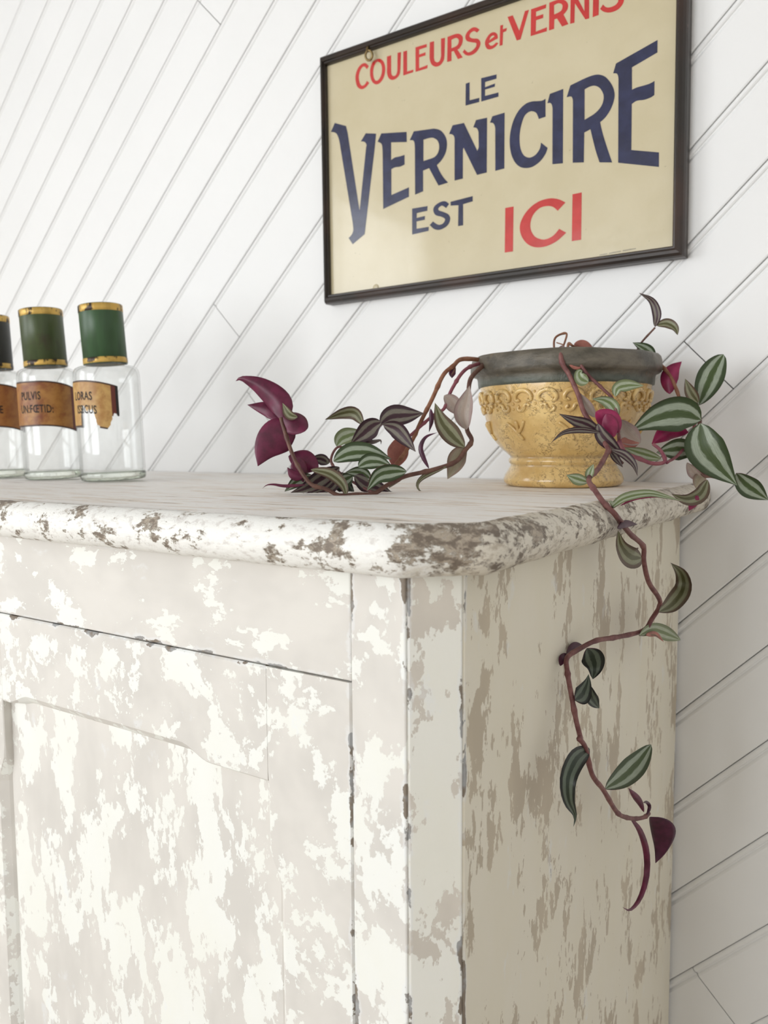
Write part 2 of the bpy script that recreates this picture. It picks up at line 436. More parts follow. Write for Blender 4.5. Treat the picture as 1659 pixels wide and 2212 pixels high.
def door(x0, x1, z1, z0):
    """framed door; stopped chamfers on the frame round a sunk panel"""
    d = empty('door', (0, 0, 0)); d.parent = cab; d.location = Vector((x0, YF, z0)) - CB
    off = Vector((x0, YF, z0))
    def sub(name, V, F, m, **kw): return mesh(name, V, F, m, d, off=off, **kw)
    sw = 0.0695; top = 0.0785; bot = 0.10
    yf, yb = YF - 0.0002, YF + 0.02
    px0, px1, pz0, pz1 = x0 + sw, x1 - sw, z0 + bot, z1 - top
    def railmesh(L, width, inner_chamfer, stop0, stop1, tight0=0.0, tight1=0.0):
        """member along its length L; w=0 outer edge, w=width panel edge. gives (s, w, y) lattice"""
        N = 64; rows = []
        for i in range(N + 1):
            s = L * i / N
            def ease(t): t = max(0, min(1, t)); return t * t * (3 - 2 * t)
            c = inner_chamfer * ease((s - stop0) / 0.03) * ease((L - stop1 - s) / 0.03)
            e = 0.06 if (s < tight0 or s > L - tight1) else 1.0
            rows.append([(s, 0.0, yb), (s, 0.0, yf + 0.0012), (s, 0.0012, yf), (s, 0.006, yf), (s, width - c - 0.003, yf), (s, width - c - 0.0012 * e, yf + 0.0001 * e),
                         (s, width - c * 0.5 - 0.0003 * e, yf + c * 0.45 + 0.0008 * e), (s, width - 0.0002 * e, yf + c * 0.95 + 0.0022 * e), (s, width, yf + 0.011), (s, width, yb)])
        m = len(rows[0]); V = [p for r in rows for p in r]
        F = [(i * m + j, i * m + (j + 1) % m, (i + 1) * m + (j + 1) % m, (i + 1) * m + j) for i in range(N) for j in range(m)]
        F += [tuple(range(m - 1, -1, -1)), tuple(N * m + j for j in range(m))]
        W = [1.0 if (p[1] < 0.003) else 0.0 for p in V]
        return V, F, W
    H = z1 - z0
    # stiles run the full height, rails sit between them
    V, F, W = railmesh(H, sw, 0.011, bot + 0.03, top + 0.045, bot, top)
    sub('door_stile', [(x1 - w, y, z0 + s) for s, w, y in V], F, P_DOOR, attr=W)
    sub('door_stile', [(x0 + w, y, z0 + s) for s, w, y in V], [tuple(reversed(f)) for f in F], P_DOOR, attr=W)
    Lr = px1 - px0
    V, F, W = railmesh(Lr - 0.0004, top, 0.009, 0.008, 0.055)
    sub('door_rail', [(px0 + 0.0002 + s, y, z1 - w) for s, w, y in V], F, P_DOOR, attr=W)
    V, F, W = railmesh(Lr - 0.0004, bot, 0.009, 0.03, 0.03)
    sub('door_rail', [(px0 + 0.0002 + s, y, z0 + w) for s, w, y in V], [tuple(reversed(f)) for f in F], P_DOOR, attr=W)
    V, F, W = boxmesh(px0 - 0.004, px1 + 0.004, YF + 0.0075, YF + 0.016, pz0 - 0.004, pz1 + 0.004)
    sub('door_panel', V, F, P_PANEL)
    return d
DZ0 = ZB + 0.0615
door(-0.5170, -0.0651, -0.1013, DZ0)
door(XL + 0.0655, -0.5184, -0.1013, DZ0)

# top: thick slab with a half-round edge on the free sides
def make_top():
    rN, th = 0.015, 0.030
    ox, oy = 0.0294, -DEP - 0.0294
    k = 0.3658 / c45
    pts = [Vector((ox, -0.001)), Vector((ox, ox - k)), Vector((oy + k, oy)), Vector((XL - 0.0294, oy)), Vector((XL - 0.0294, -0.001))]
    # round the corners of the outline
    path = [pts[0]]
    for i in range(1, len(pts) - 1):
        a, b, c = pts[i - 1], pts[i], pts[i + 1]
        r = 0.013 if i < 3 else 0.02
        u, w = (a - b).normalized(), (c - b).normalized()
        p, q = b + u * r, b + w * r
        for j in range(7):
            t = j / 6; path.append(p * (1 - t) ** 2 + b * 2 * t * (1 - t) + q * t * t)
    path.append(pts[-1])
    fine = [path[0]]
    for a, b in zip(path, path[1:]):
        n = max(1, int((b - a).length / 0.005))
        for j in range(1, n + 1): fine.append(a.lerp(b, j / n))
    prof = []
    prof.append((0.020, 0.0)); prof.append((0.0158, 0.0)); prof.append((0.0154, -0.0006)); prof.append((0.0146, 0.0002))
    for j in range(1, 15):
        a = PI / 2 - PI * j / 15; prof.append((rN - rN * math.cos(a), -rN + rN * math.sin(a)))
    prof += [(0.015, -th), (0.022, -th)]
    m = len(prof); V = []; fm = []
    for i, p in enumerate(fine):
        t = (fine[min(i + 1, len(fine) - 1)] - fine[max(i - 1, 0)]).normalized()
        inn = Vector((t.y, -t.x))
        if inn.dot(Vector((-0.5, -0.25)) - p) < 0: inn = -inn
        for j, (o, z) in enumerate(prof):
            q = p + inn * o
            if 2 < j < m - 2:
                nz = noise.fractal(Vector((q.x * 90, q.y * 90, z * 120)), 1.0, 2.0, 4) * 0.00055 + noise.noise(Vector((q.x * 22, q.y * 22, z * 30))) * 0.0007
                q = q + inn * nz; z = z + nz * 0.5
            V.append((q.x, q.y, z))
    F = []; N = len(fine)
    for i in range(N - 1):
        for j in range(m - 1):
            F.append((i * m + j, i * m + j + 1, (i + 1) * m + j + 1, (i + 1) * m + j)); fm.append(0 if j < 2 else 1)
    F.append(tuple(i * m for i in reversed(range(N)))); fm.append(0)
    F.append(tuple(i * m + m - 1 for i in range(N))); fm.append(1)
    F.append(tuple(j for j in range(m)) ); fm.append(1)
    F.append(tuple((N - 1) * m + j for j in reversed(range(m)))); fm.append(1)
    F.append((0, m - 1, (N - 1) * m + m - 1, (N - 1) * m)); fm.append(1)
    o = part('top', V, F, [M_TOP, M_NOSE], fmat=fm)
    bm = bmesh.new(); bm.from_mesh(o.data); bmesh.ops.recalc_face_normals(bm, faces=bm.faces); bm.to_mesh(o.data); bm.free()
    for p in o.data.polygons: p.use_smooth = p.material_index == 1 and len(p.vertices) == 4
    o['label'] = 'thick rounded top with grey white paint worn to the wood at its corner'
make_top()

LETTERS = '''
b 14.7,235.0 32.9,227.1 35.3,218.5 52.5,117.2 64.2,194.4 64.8,197.0s 62.0,201.1s 56.1,203.1 63.9,211.4 79.9,207.5 77.7,191.6 60.1,86.9 40.7,76.9 34.4,85.7 39.8,89.9s 41.9,95.1s 41.2,104.4 23.7,200.0 21.0,213.3s 16.5,221.6s 8.2,225.2
b 87.9,206.1 125.5,199.8 125.6,187.7 102.5,192.2 102.2,170.8 107.7,172.8s 114.7,172.7s 122.2,173.1 122.1,161.7 115.6,160.3s 108.1,160.9s 102.4,159.8 102.0,128.4 128.1,133.1 128.0,121.8 89.3,113.4 89.5,176.9 89.1,189.3s 87.2,194.1s 82.0,197.2
b 135.9,198.2 158.3,195.9s 165.8,194.8s 174.2,190.7s 180.6,182.4s 182.6,173.4s 180.5,163.8s 174.9,156.4s 168.3,151.8 172.9,142.7s 178.0,135.1s 183.7,128.6 170.4,127.5 164.4,138.0s 157.4,150.4 148.8,149.2 148.6,124.7 137.0,122.7 137.3,178.1 136.7,184.6s 134.8,187.7s 129.9,189.0 | 149.7,185.4 158.2,185.6s 163.9,184.4s 169.5,180.1s 171.7,173.4s 170.3,166.6s 166.5,162.7s 161.8,161.3s 149.4,160.4
b 190.3,193.4 205.6,192.7 223.2,157.4 225.0,160.8 224.8,178.2 223.3,182.0s 221.1,183.9s 217.9,185.0 221.6,192.4 236.0,191.9 235.4,130.5 222.7,130.2 205.1,164.6 204.1,162.8 203.8,129.5 192.6,129.3 192.9,177.4 192.0,180.7s 189.3,183.2s 185.4,184.4
b 242.8,191.9 258.3,192.4 257.9,130.7 246.4,130.3 246.4,178.0 245.4,181.6s 243.3,184.3s 239.6,185.5
b 308.1,195.8 304.1,194.8s 298.5,195.6s 292.1,196.7s 284.8,196.1s 276.6,191.4s 270.0,182.7s 265.9,171.1s 264.6,158.9s 266.3,146.0s 270.9,135.5s 277.5,128.7s 285.0,126.0s 293.1,126.0s 302.0,130.1s 308.3,136.8s 310.8,142.7 302.9,150.0 301.5,143.9s 297.5,139.0s 292.3,136.7s 287.4,137.0s 282.1,140.6s 278.3,148.0s 276.9,157.8s 277.5,167.9s 279.9,176.9s 283.2,183.4s 288.1,186.3s 292.9,185.9s 297.4,182.7s 300.2,176.0 308.2,176.7
b 313.2,199.8 328.7,201.3 328.7,122.7 316.5,124.0 316.4,183.7 315.6,187.5s 313.6,190.1s 310.3,190.5
b 336.8,202.9 352.5,206.1s 361.9,207.1s 369.0,206.1s 376.1,201.8s 382.5,193.0s 385.7,184.3s 385.4,176.5s 382.0,168.0s 376.5,161.0s 370.5,157.0 373.1,146.1s 377.5,131.8s 384.0,112.7 370.2,115.5 365.4,130.2s 359.8,152.0 353.0,150.1 352.7,118.9 340.1,121.0 339.9,183.8 339.5,188.3s 337.6,191.2s 332.8,191.6 | 353.0,194.9 358.4,196.3s 364.1,196.0s 369.8,192.1s 373.8,184.5s 373.5,177.3s 370.0,171.4s 363.6,166.9s 353.2,163.3
b 387.1,212.8 430.0,224.7 430.0,212.5 404.0,204.6 404.3,182.1 409.4,183.1s 416.7,183.3s 422.7,183.7s 427.5,185.1 427.5,171.3 423.6,169.7s 416.9,169.0s 409.5,169.8s 404.3,167.8 404.4,121.3 433.1,113.1 433.2,98.6 390.5,111.1 389.9,196.4 389.3,200.1s 387.6,202.6s 384.1,203.6
b 208.2,236.5 213.3,236.8 213.2,216.6 226.1,216.3 225.7,211.7 207.8,211.8
b 228.4,237.6 248.2,236.8 248.0,232.2 233.5,232.1 233.4,226.3 246.2,227.4 245.8,223.9 233.4,223.7 233.4,216.7 250.6,216.4 250.4,211.8 228.5,211.6
r 70.0,291.8 65.4,296.4s 59.4,297.2s 53.2,293.5s 49.4,286.0s 49.3,278.6s 52.1,271.0s 58.2,266.7s 64.9,267.4s 70.4,271.5 66.8,274.8 63.7,271.4s 59.6,270.6s 56.3,273.7s 54.4,280.5s 55.1,286.7s 58.6,292.1s 62.7,293.2s 67.1,288.9
r 84.0,297.0s 91.2,293.1s 94.7,284.9s 94.2,276.8s 90.9,270.4s 85.6,267.0s 79.6,267.4s 74.4,272.4s 71.9,280.4s 72.4,288.6s 76.1,294.9s | 84.0,293.4s 88.5,289.6s 90.0,283.0s 88.6,276.1s 85.0,271.9s 81.0,271.3s 77.8,275.2s 76.5,282.3s 78.0,289.2s 80.7,292.7s
r 97.7,296.0 103.9,295.9 103.7,277.5 104.5,272.6s 107.7,270.3s 110.9,271.0s 112.6,274.7s 112.9,278.2 113.4,296.2 118.5,295.8 117.3,276.0 116.0,270.3s 111.5,266.8s 105.1,266.3s 100.0,269.7s 97.5,276.0s 97.5,281.1
r 121.8,295.4 127.3,295.3 127.0,270.7 136.1,270.7 135.7,267.8 121.4,267.4
r 139.5,295.7 155.2,295.3 155.4,291.8 144.6,291.7 144.6,286.0 153.5,286.3 153.5,282.8 144.5,282.7 144.4,270.1 156.4,270.9 155.8,267.2 139.2,267.2
r 159.7,296.1 165.5,295.7 165.3,276.7 166.3,273.0s 169.7,270.4s 173.0,271.2s 174.7,274.7s 175.1,277.1 175.2,296.0 180.6,295.5 179.8,275.8 178.6,270.3s 173.8,266.1s 167.2,266.1s 161.9,270.1s 159.5,276.2s 159.2,281.3
r 184.1,295.5 194.6,295.8s 200.4,294.2s 204.4,289.7s 203.8,283.1s 200.3,278.7s 197.4,277.5 204.3,267.0 197.9,266.7 192.2,277.5 189.3,277.3 189.2,267.0 183.3,267.3 | 189.3,290.9 195.2,291.3s 198.6,288.9s 199.0,285.4s 196.3,282.2s 189.3,281.2
r 226.5,291.7 222.0,295.5s 216.4,296.5s 210.1,293.4s 207.8,288.7s 210.1,283.8s 216.3,280.6s 222.0,278.1s 221.4,274.0s 216.3,271.0s 211.2,270.9s 206.6,275.5 204.3,272.8 208.9,268.2s 215.1,266.5s 221.9,268.1s 226.4,272.6s 227.6,277.6s 224.2,282.3s 217.5,284.6s 213.5,287.7s 214.7,291.2s 219.2,292.3s 223.1,289.5
r 249.7,275.9 248.9,280.7s 244.7,284.0s 239.3,283.4s 234.4,278.5s 233.5,273.5s 236.2,268.1s 241.1,266.3s 246.5,267.4s 250.4,270.5 247.7,272.0 244.1,270.1s 240.5,270.4s 238.0,273.5 | 238.7,276.5 240.8,279.9s 243.7,280.7s 245.7,279.2
r 252.8,288.9 256.4,288.7 256.0,283.9 261.1,284.0 260.4,280.8 256.4,280.5 255.7,267.0 251.9,267.0
r 261.9,295.5 268.4,295.5 276.3,276.7 283.2,295.7 288.0,295.6 277.9,267.1 273.3,267.0
r 290.5,295.4 308.5,295.5 308.2,291.6 296.5,291.1 296.5,286.1 305.1,286.1 304.9,282.2 296.5,282.1 296.2,270.1 309.4,271.1 309.2,267.0 290.1,267.1
r 312.1,296.0 321.4,296.1s 329.0,293.9s 333.4,288.6s 332.9,282.9s 328.6,278.8 334.1,267.4 327.0,266.9 321.0,277.0 318.0,276.9 317.7,267.1 311.9,267.0 | 317.6,291.8 322.5,292.4s 326.9,289.6s 326.9,285.2s 324.2,283.0s 317.7,282.0
r 336.6,296.0 341.9,296.0 352.1,275.4 351.9,295.7 357.2,295.5 357.4,266.6 353.2,266.8 341.4,286.7 341.0,266.9 336.2,267.1
r 361.7,295.6 368.1,295.6 367.8,267.1 361.3,266.7
r 369.3,272.7 372.4,276.3 375.5,272.8s 379.6,271.2s 385.6,271.7s 388.6,274.6s 387.6,278.2s 382.5,281.2s 376.4,284.9s 374.3,290.8s 378.3,297.2s 385.3,298.7s 392.4,295.1 389.9,291.7 385.9,293.9s 380.9,291.6s 380.4,288.5s 384.5,285.3s 390.5,282.1s 394.6,276.1s 393.7,270.8s 388.7,266.6s 380.6,265.9s 373.5,268.6s
b 132.5,106.8 154.8,106.1 154.4,100.6 139.3,100.3 138.9,94.5 151.0,95.0 150.7,90.5 138.8,90.3 138.7,81.6 156.3,81.2 155.9,76.4 132.2,75.5
b 184.9,103.6 180.0,107.4s 173.5,107.9s 165.3,104.8s 162.8,99.7s 166.0,93.6s 174.2,90.2s 179.1,86.7s 176.6,82.2s 170.0,81.5s 162.3,86.6 157.6,83.1 164.2,77.2s 172.5,75.3s 182.3,78.6s 186.4,85.5s 184.0,91.4s 176.7,95.6s 170.7,98.4s 170.2,101.2s 175.1,103.1s 180.8,99.4
b 187.0,105.7 216.9,107.1 216.9,101.1 204.0,100.0 203.9,75.7 197.1,75.6 197.7,99.8 187.0,101.1
r 259.1,86.4 269.5,86.4 268.8,36.3 258.4,36.4
r 332.0,80.2 324.0,85.0s 313.0,87.8s 299.0,86.2s 286.2,78.7s 278.2,67.0s 278.2,55.2s 284.8,43.9s 294.9,37.5s 307.6,36.1s 321.5,39.8s 333.1,47.6 324.9,53.0 318.7,47.2s 311.8,44.4s 304.8,44.4s 296.2,48.7s 291.2,56.5s 290.5,65.0s 294.0,73.5s 301.8,79.3s 310.2,80.0s 317.2,78.0s 323.0,72.8
r 340.1,87.5 350.6,87.7 350.3,37.5 339.6,37.5
'''

# ------------------------------------------------------------------ the enamel sign
def make_sign():
    SL = Vector((-0.4613, 0.0, 0.2238))
    s = empty('enamel_sign', SL, 'framed cream enamel sign with blue and red French lettering on the boarded wall', 'sign')
    s.rotation_euler = (0, -0.00617, 0)
    t = NT('cream_enamel')
    g = t.noise(t.coord(), 16, 6, 0.6)
    sp = t.noise(t.coord(loc=(2, 0, 1)), 150, 3, 0.6)
    c = t.mix(t.step(g, 0.3, 0.75), (0.55, 0.475, 0.305), (0.59, 0.515, 0.345))
    c = t.mix(t.math('MULTIPLY', t.step(sp, 0.72, 0.76), 0.55), c, (0.33, 0.28, 0.18))
    wav = t.noise(t.coord(loc=(1, 5, 2)), 9, 3, 0.5)
    wav2 = t.noise(t.coord(), 70, 4, 0.6)
    nb = t.bump(t.math('ADD', wav, t.math('MULTIPLY', wav2, 0.08)), 0.35, 0.004)
    m_en = t.done(t.bsdf(c, 0.22, nb, spec=0.5, coat=0.6, coat_rough=0.07))
    def ink(name, a, b):
        t = NT(name); g = t.noise(t.coord(), 60, 5, 0.6)
        wav = t.noise(t.coord(loc=(1, 5, 2)), 9, 3, 0.5)
        return t.done(t.bsdf(t.mix(t.step(g, 0.3, 0.7), a, b), 0.2, t.bump(wav, 0.35, 0.004), spec=0.5, coat=0.3, coat_rough=0.08))
    m_b = ink('blue_enamel', (0.010, 0.012, 0.045), (0.018, 0.022, 0.075))
    m_r = ink('red_enamel', (0.47, 0.022, 0.018), (0.55, 0.03, 0.025))
    t = NT('dark_varnished_frame')
    sc = t.noise(t.coord(), 55, 7, 0.65); rb = t.noise(t.coord(loc=(4, 1, 1)), 12, 4)
    c = t.mix(t.step(rb, 0.4, 0.7), (0.020, 0.015, 0.012), (0.045, 0.023, 0.016))
    c = t.mix(t.math('MULTIPLY', t.step(sc, 0.66, 0.70), 0.8), c, (0.22, 0.14, 0.12))
    m_f = t.done(t.bsdf(c, 0.32, t.bump(sc, 0.25, 0.001), spec=0.5))
    u0, u1, v0, v1 = -0.003, 0.461, 0.0042, 0.3205
    # panel (x right, z up, -y towards the room)
    V, F, _ = boxmesh(u0 + 0.005, u1 - 0.005, -0.0105, -0.0075, v0 + 0.005, v1 - 0.005, 0.0004, 0.002)
    pan = mesh('panel', V, F, m_en, s)
    # mitred moulding: profile of (inward offset, y)
    prof = [(0.0, -0.001), (0.0, -0.0130), (0.0012, -0.0165), (0.0035, -0.0195), (0.0064, -0.0202), (0.0084, -0.0188), (0.0090, -0.0168), (0.0104, -0.0168), (0.0116, -0.0155), (0.0119, -0.0125), (0.0119, -0.0080), (0.0040, -0.001)]
    cor = [(u0, v0, 0.6, 1), (u1, v0, -1, 1), (u1, v1, -1, -1), (u0, v1, 0.6, -1)]
    for k in range(4):
        a, b = cor[k], cor[(k + 1) % 4]
        V = []
        for p in (a, b):
            for o, y in prof: V.append((p[0] + p[2] * o, y, p[1] + p[3] * o))
        m = len(prof)
        F = [(j, (j + 1) % m, m + (j + 1) % m, m + j) for j in range(m)] + [tuple(range(m - 1, -1, -1)), tuple(range(m, 2 * m))]
        o = mesh('frame_moulding', V, F, m_f, s)
        bm = bmesh.new(); bm.from_mesh(o.data); bmesh.ops.recalc_face_normals(bm, faces=bm.faces); bm.to_mesh(o.data); bm.free()
    # letters: raised enamel, one object each
    for ln in LETTERS.strip().split('\n'):
        col, rest = ln[0], ln[2:]
        cu = bpy.data.curves.new('letter', 'CURVE'); cu.dimensions = '2D'; cu.fill_mode = 'BOTH'; cu.extrude = 0.00015
        for loop in rest.split(' | '):
            P = []
            for tk in loop.split():
                sm = tk.endswith('s'); x, y = tk.rstrip('s').split(',')
                P.append((Vector((float(x) / 1000, float(y) / 1000, 0)), sm))
            out = []; n = len(P)
            for i in range(n):
                (p1, s1), (p2, s2) = P[i], P[(i + 1) % n]
                if not (s1 or s2): out.append(p1); continue
                p0, p3 = P[i - 1][0], P[(i + 2) % n][0]
                t1 = (p2 - p0) * 0.5 if s1 else (p2 - p1) * 0.5
                t2 = (p3 - p1) * 0.5 if s2 else (p2 - p1) * 0.5
                L = (p2 - p1).length
                if t1.length > 1.3 * L: t1 = t1.normalized() * 1.3 * L
                if t2.length > 1.3 * L: t2 = t2.normalized() * 1.3 * L
                for q in range(5):
                    t = q / 5
                    out.append(p1 * (2 * t ** 3 - 3 * t * t + 1) + t1 * (t ** 3 - 2 * t * t + t) + p2 * (-2 * t ** 3 + 3 * t * t) + t2 * (t ** 3 - t * t))
            sp = cu.splines.new('POLY'); sp.points.add(len(out) - 1); sp.use_cyclic_u = True
            for i, p in enumerate(out): sp.points[i].co = (p.x, p.y, 0, 1)
        tmp = bpy.data.objects.new('tmp', cu); COL.objects.link(tmp)
        me = bpy.data.meshes.new_from_object(tmp.evaluated_get(bpy.context.evaluated_depsgraph_get()))
        bpy.data.objects.remove(tmp); bpy.data.curves.remove(cu)
        me.name = 'letter'
        for v in me.vertices: v.co = Vector((v.co.x, -0.01058 - v.co.z, v.co.y))
        me.materials.clear(); me.materials.append(m_b if col == 'b' else m_r)
        link(bpy.data.objects.new('letter', me), pan)
    # maker's line in the corner: too small to read, a row of fine marks
    V, F = [], []
    x = 0.3712; rnd = random.Random(3)
    while x < 0.4098:
        f = (x - 0.3712) / 0.0386
        z = 0.0176 + 0.0016 * f; w = rnd.uniform(0.0004, 0.0008); h = rnd.uniform(0.0010, 0.0013)
        if not (0.22 < f < 0.26 or 0.60 < f < 0.64):
            n = len(V); V += [(x, -0.01066, z), (x + w, -0.01066, z), (x + w, -0.01066, z + h), (x, -0.01066, z + h), (x, -0.0104, z), (x + w, -0.0104, z), (x + w, -0.0104, z + h), (x, -0.0104, z + h)]
            F += [tuple(n + i for i in f_) for f_ in ((0, 1, 2, 3), (0, 4, 5, 1), (1, 5, 6, 2), (2, 6, 7, 3), (3, 7, 4, 0))]
        x += w + 0.00035
    mesh('fine_print', V, F, plain('faded_print', (0.30, 0.27, 0.22), 0.5, var=0.2), pan)
    m_br = plain('old_brass', (0.20, 0.14, 0.06), 0.4, metal=0.8, var=0.4, vscale=300)
    P = [Vector((0.0763 + 0.0052 * math.cos(a), -0.0190 - 0.0014 * math.sin(a), 0.3000 + 0.0052 * math.sin(a))) for a in [PI * 0.62 + 2 * PI * k / 20 for k in range(20)]]
    P = [Vector((0.0742, -0.0165, 0.3125)), Vector((0.0744, -0.0200, 0.3085))] + P
    V, F = tube(P, 0.0014, 8)
    mesh('screw_eye', V, F, m_br, s, smooth=True)
    V, F = lathe([(0.0, 0.0018), (0.0025, 0.0015), (0.0042, 0.0008), (0.0046, 0.0)], 20)
    V = [(0.0766 + x, -0.0104 - z, 0.0175 + y) for x, y, z in V]
    mesh('rivet', V, F, m_en, s, smooth=True)
make_sign()

# ------------------------------------------------------------------ apothecary bottles
def make_glass(name, tint):
    t = NT(name)
    tr = t.n('ShaderNodeBsdfTransparent'); tr.inputs['Color'].default_value = (*tint, 1)
    gl = t.n('ShaderNodeBsdfGlossy'); gl.inputs['Roughness'].default_value = 0.03
    fr = t.n('ShaderNodeFresnel'); 
    geo = t.n('ShaderNodeNewGeometry'); ior = t.n('ShaderNodeMix', data_type='FLOAT'); t.l(geo.outputs['Backfacing'], ior.inputs[0]); ior.inputs[2].default_value = 1.45; ior.inputs[3].default_value = 1 / 1.45; t.l(ior.outputs[0], fr.inputs['IOR'])
    sm = t.noise(t.coord(scale=(1, 1, 0.6)), 28, 5, 0.6)
    df = t.n('ShaderNodeBsdfDiffuse'); df.inputs['Color'].default_value = (0.86, 0.86, 0.85, 1)
    m1 = t.n('ShaderNodeMixShader'); t.l(t.math('ADD', t.math('MULTIPLY', t.step(sm, 0.45, 0.75), 0.10), 0.05), m1.inputs[0]); t.l(tr.outputs[0], m1.inputs[1]); t.l(df.outputs[0], m1.inputs[2])
    m2 = t.n('ShaderNodeMixShader'); t.l(fr.outputs[0], m2.inputs[0]); t.l(m1.outputs[0], m2.inputs[1]); t.l(gl.outputs[0], m2.inputs[2])
    return t.done(m2.outputs[0])
M_GLASS = make_glass('thin_clear_glass', (0.988, 0.992, 0.99))
t = NT('thick_base_glass'); g = t.n('ShaderNodeBsdfGlass'); g.inputs['Color'].default_value = (0.93, 0.95, 0.915, 1); g.inputs['IOR'].default_value = 1.48; g.inputs['Roughness'].default_value = 0.02
_n = t.noise(t.coord(), 30, 3); t.l(t.bump(_n, 0.3, 0.004), g.inputs['Normal'])
M_GLASS_BASE = t.done(g.outputs[0])

def cap_mat(name, green, rust_at, gold=False):
    t = NT(name)
    a = t.noise(t.coord(scale=(1, 1, 0.8)), 42, 8, 0.65); b = t.noise(t.coord(scale=(1, 1, 0.15)), 90, 4, 0.5)
    base = (0.62, 0.40, 0.10) if gold else green
    c = t.mix(t.step(b, 0.3, 0.7), tuple(x * 0.78 for x in base), tuple(min(1, x * 1.15) for x in base))
    if gold: c = t.mix(t.step(a, rust_at - 0.03, rust_at + 0.02), c, (0.035, 0.02, 0.013))
    else: c = t.mix(t.math('MULTIPLY', t.step(a, rust_at - 0.10, rust_at + 0.12), 0.8), c, (0.045, 0.030, 0.018))
    return t.done(t.bsdf(c, 0.38, t.bump(a, 0.2, 0.001), spec=0.5, metal=0.35 if gold else 0.0))
M_INK = plain('label_ink', (0.012, 0.007, 0.005), 0.6, var=0.3, vscale=400)

def label_mat(name, a, b):
    t = NT(name)
    n1 = t.noise(t.coord(), 45, 6, 0.6, 0.2); n2 = t.noise(t.coord(loc=(3, 3, 1)), 120, 6, 0.65)
    c = t.mix(t.step(n1, 0.35, 0.65), a, b)
    c = t.mix(t.math('MULTIPLY', t.step(n2, 0.62, 0.72), 0.45), c, (0.16, 0.05, 0.015))
    uv = t.n('ShaderNodeTexCoord'); sp = t.n('ShaderNodeSeparateXYZ'); t.l(uv.outputs['UV'], sp.inputs[0])
    # printed border at both ends: maroon, then black
    e = t.math('ABSOLUTE', t.math('SUBTRACT', sp.outputs[0], 0.5))
    ev = t.math('ABSOLUTE', t.math('SUBTRACT', sp.outputs[1], 0.5))
    c = t.mix(t.step(e, 0.415, 0.42), c, (0.12, 0.022, 0.012))
    c = t.mix(t.step(ev, 0.455, 0.475), c, (0.05, 0.02, 0.012))
    c = t.mix(t.step(e, 0.465, 0.47), c, (0.012, 0.009, 0.008))
    return t.done(t.bsdf(c, 0.42, spec=0.45))

def text_mesh(body, size, xscale=1.0):
    cu = bpy.data.curves.new('txt', 'FONT'); cu.body = body; cu.size = size; cu.align_x = 'CENTER'; cu.resolution_u = 3; cu.space_character = 1.08; cu.offset = size * 0.014
    o = bpy.data.objects.new('txt', cu); COL.objects.link(o)
    me = bpy.data.meshes.new_from_object(o.evaluated_get(bpy.context.evaluated_depsgraph_get()))
    V = [(v.co.x * xscale, v.co.y) for v in me.vertices]; F = [tuple(p.vertices) for p in me.polygons]
    bpy.data.objects.remove(o); bpy.data.curves.remove(cu); bpy.data.meshes.remove(me)
    return V, F

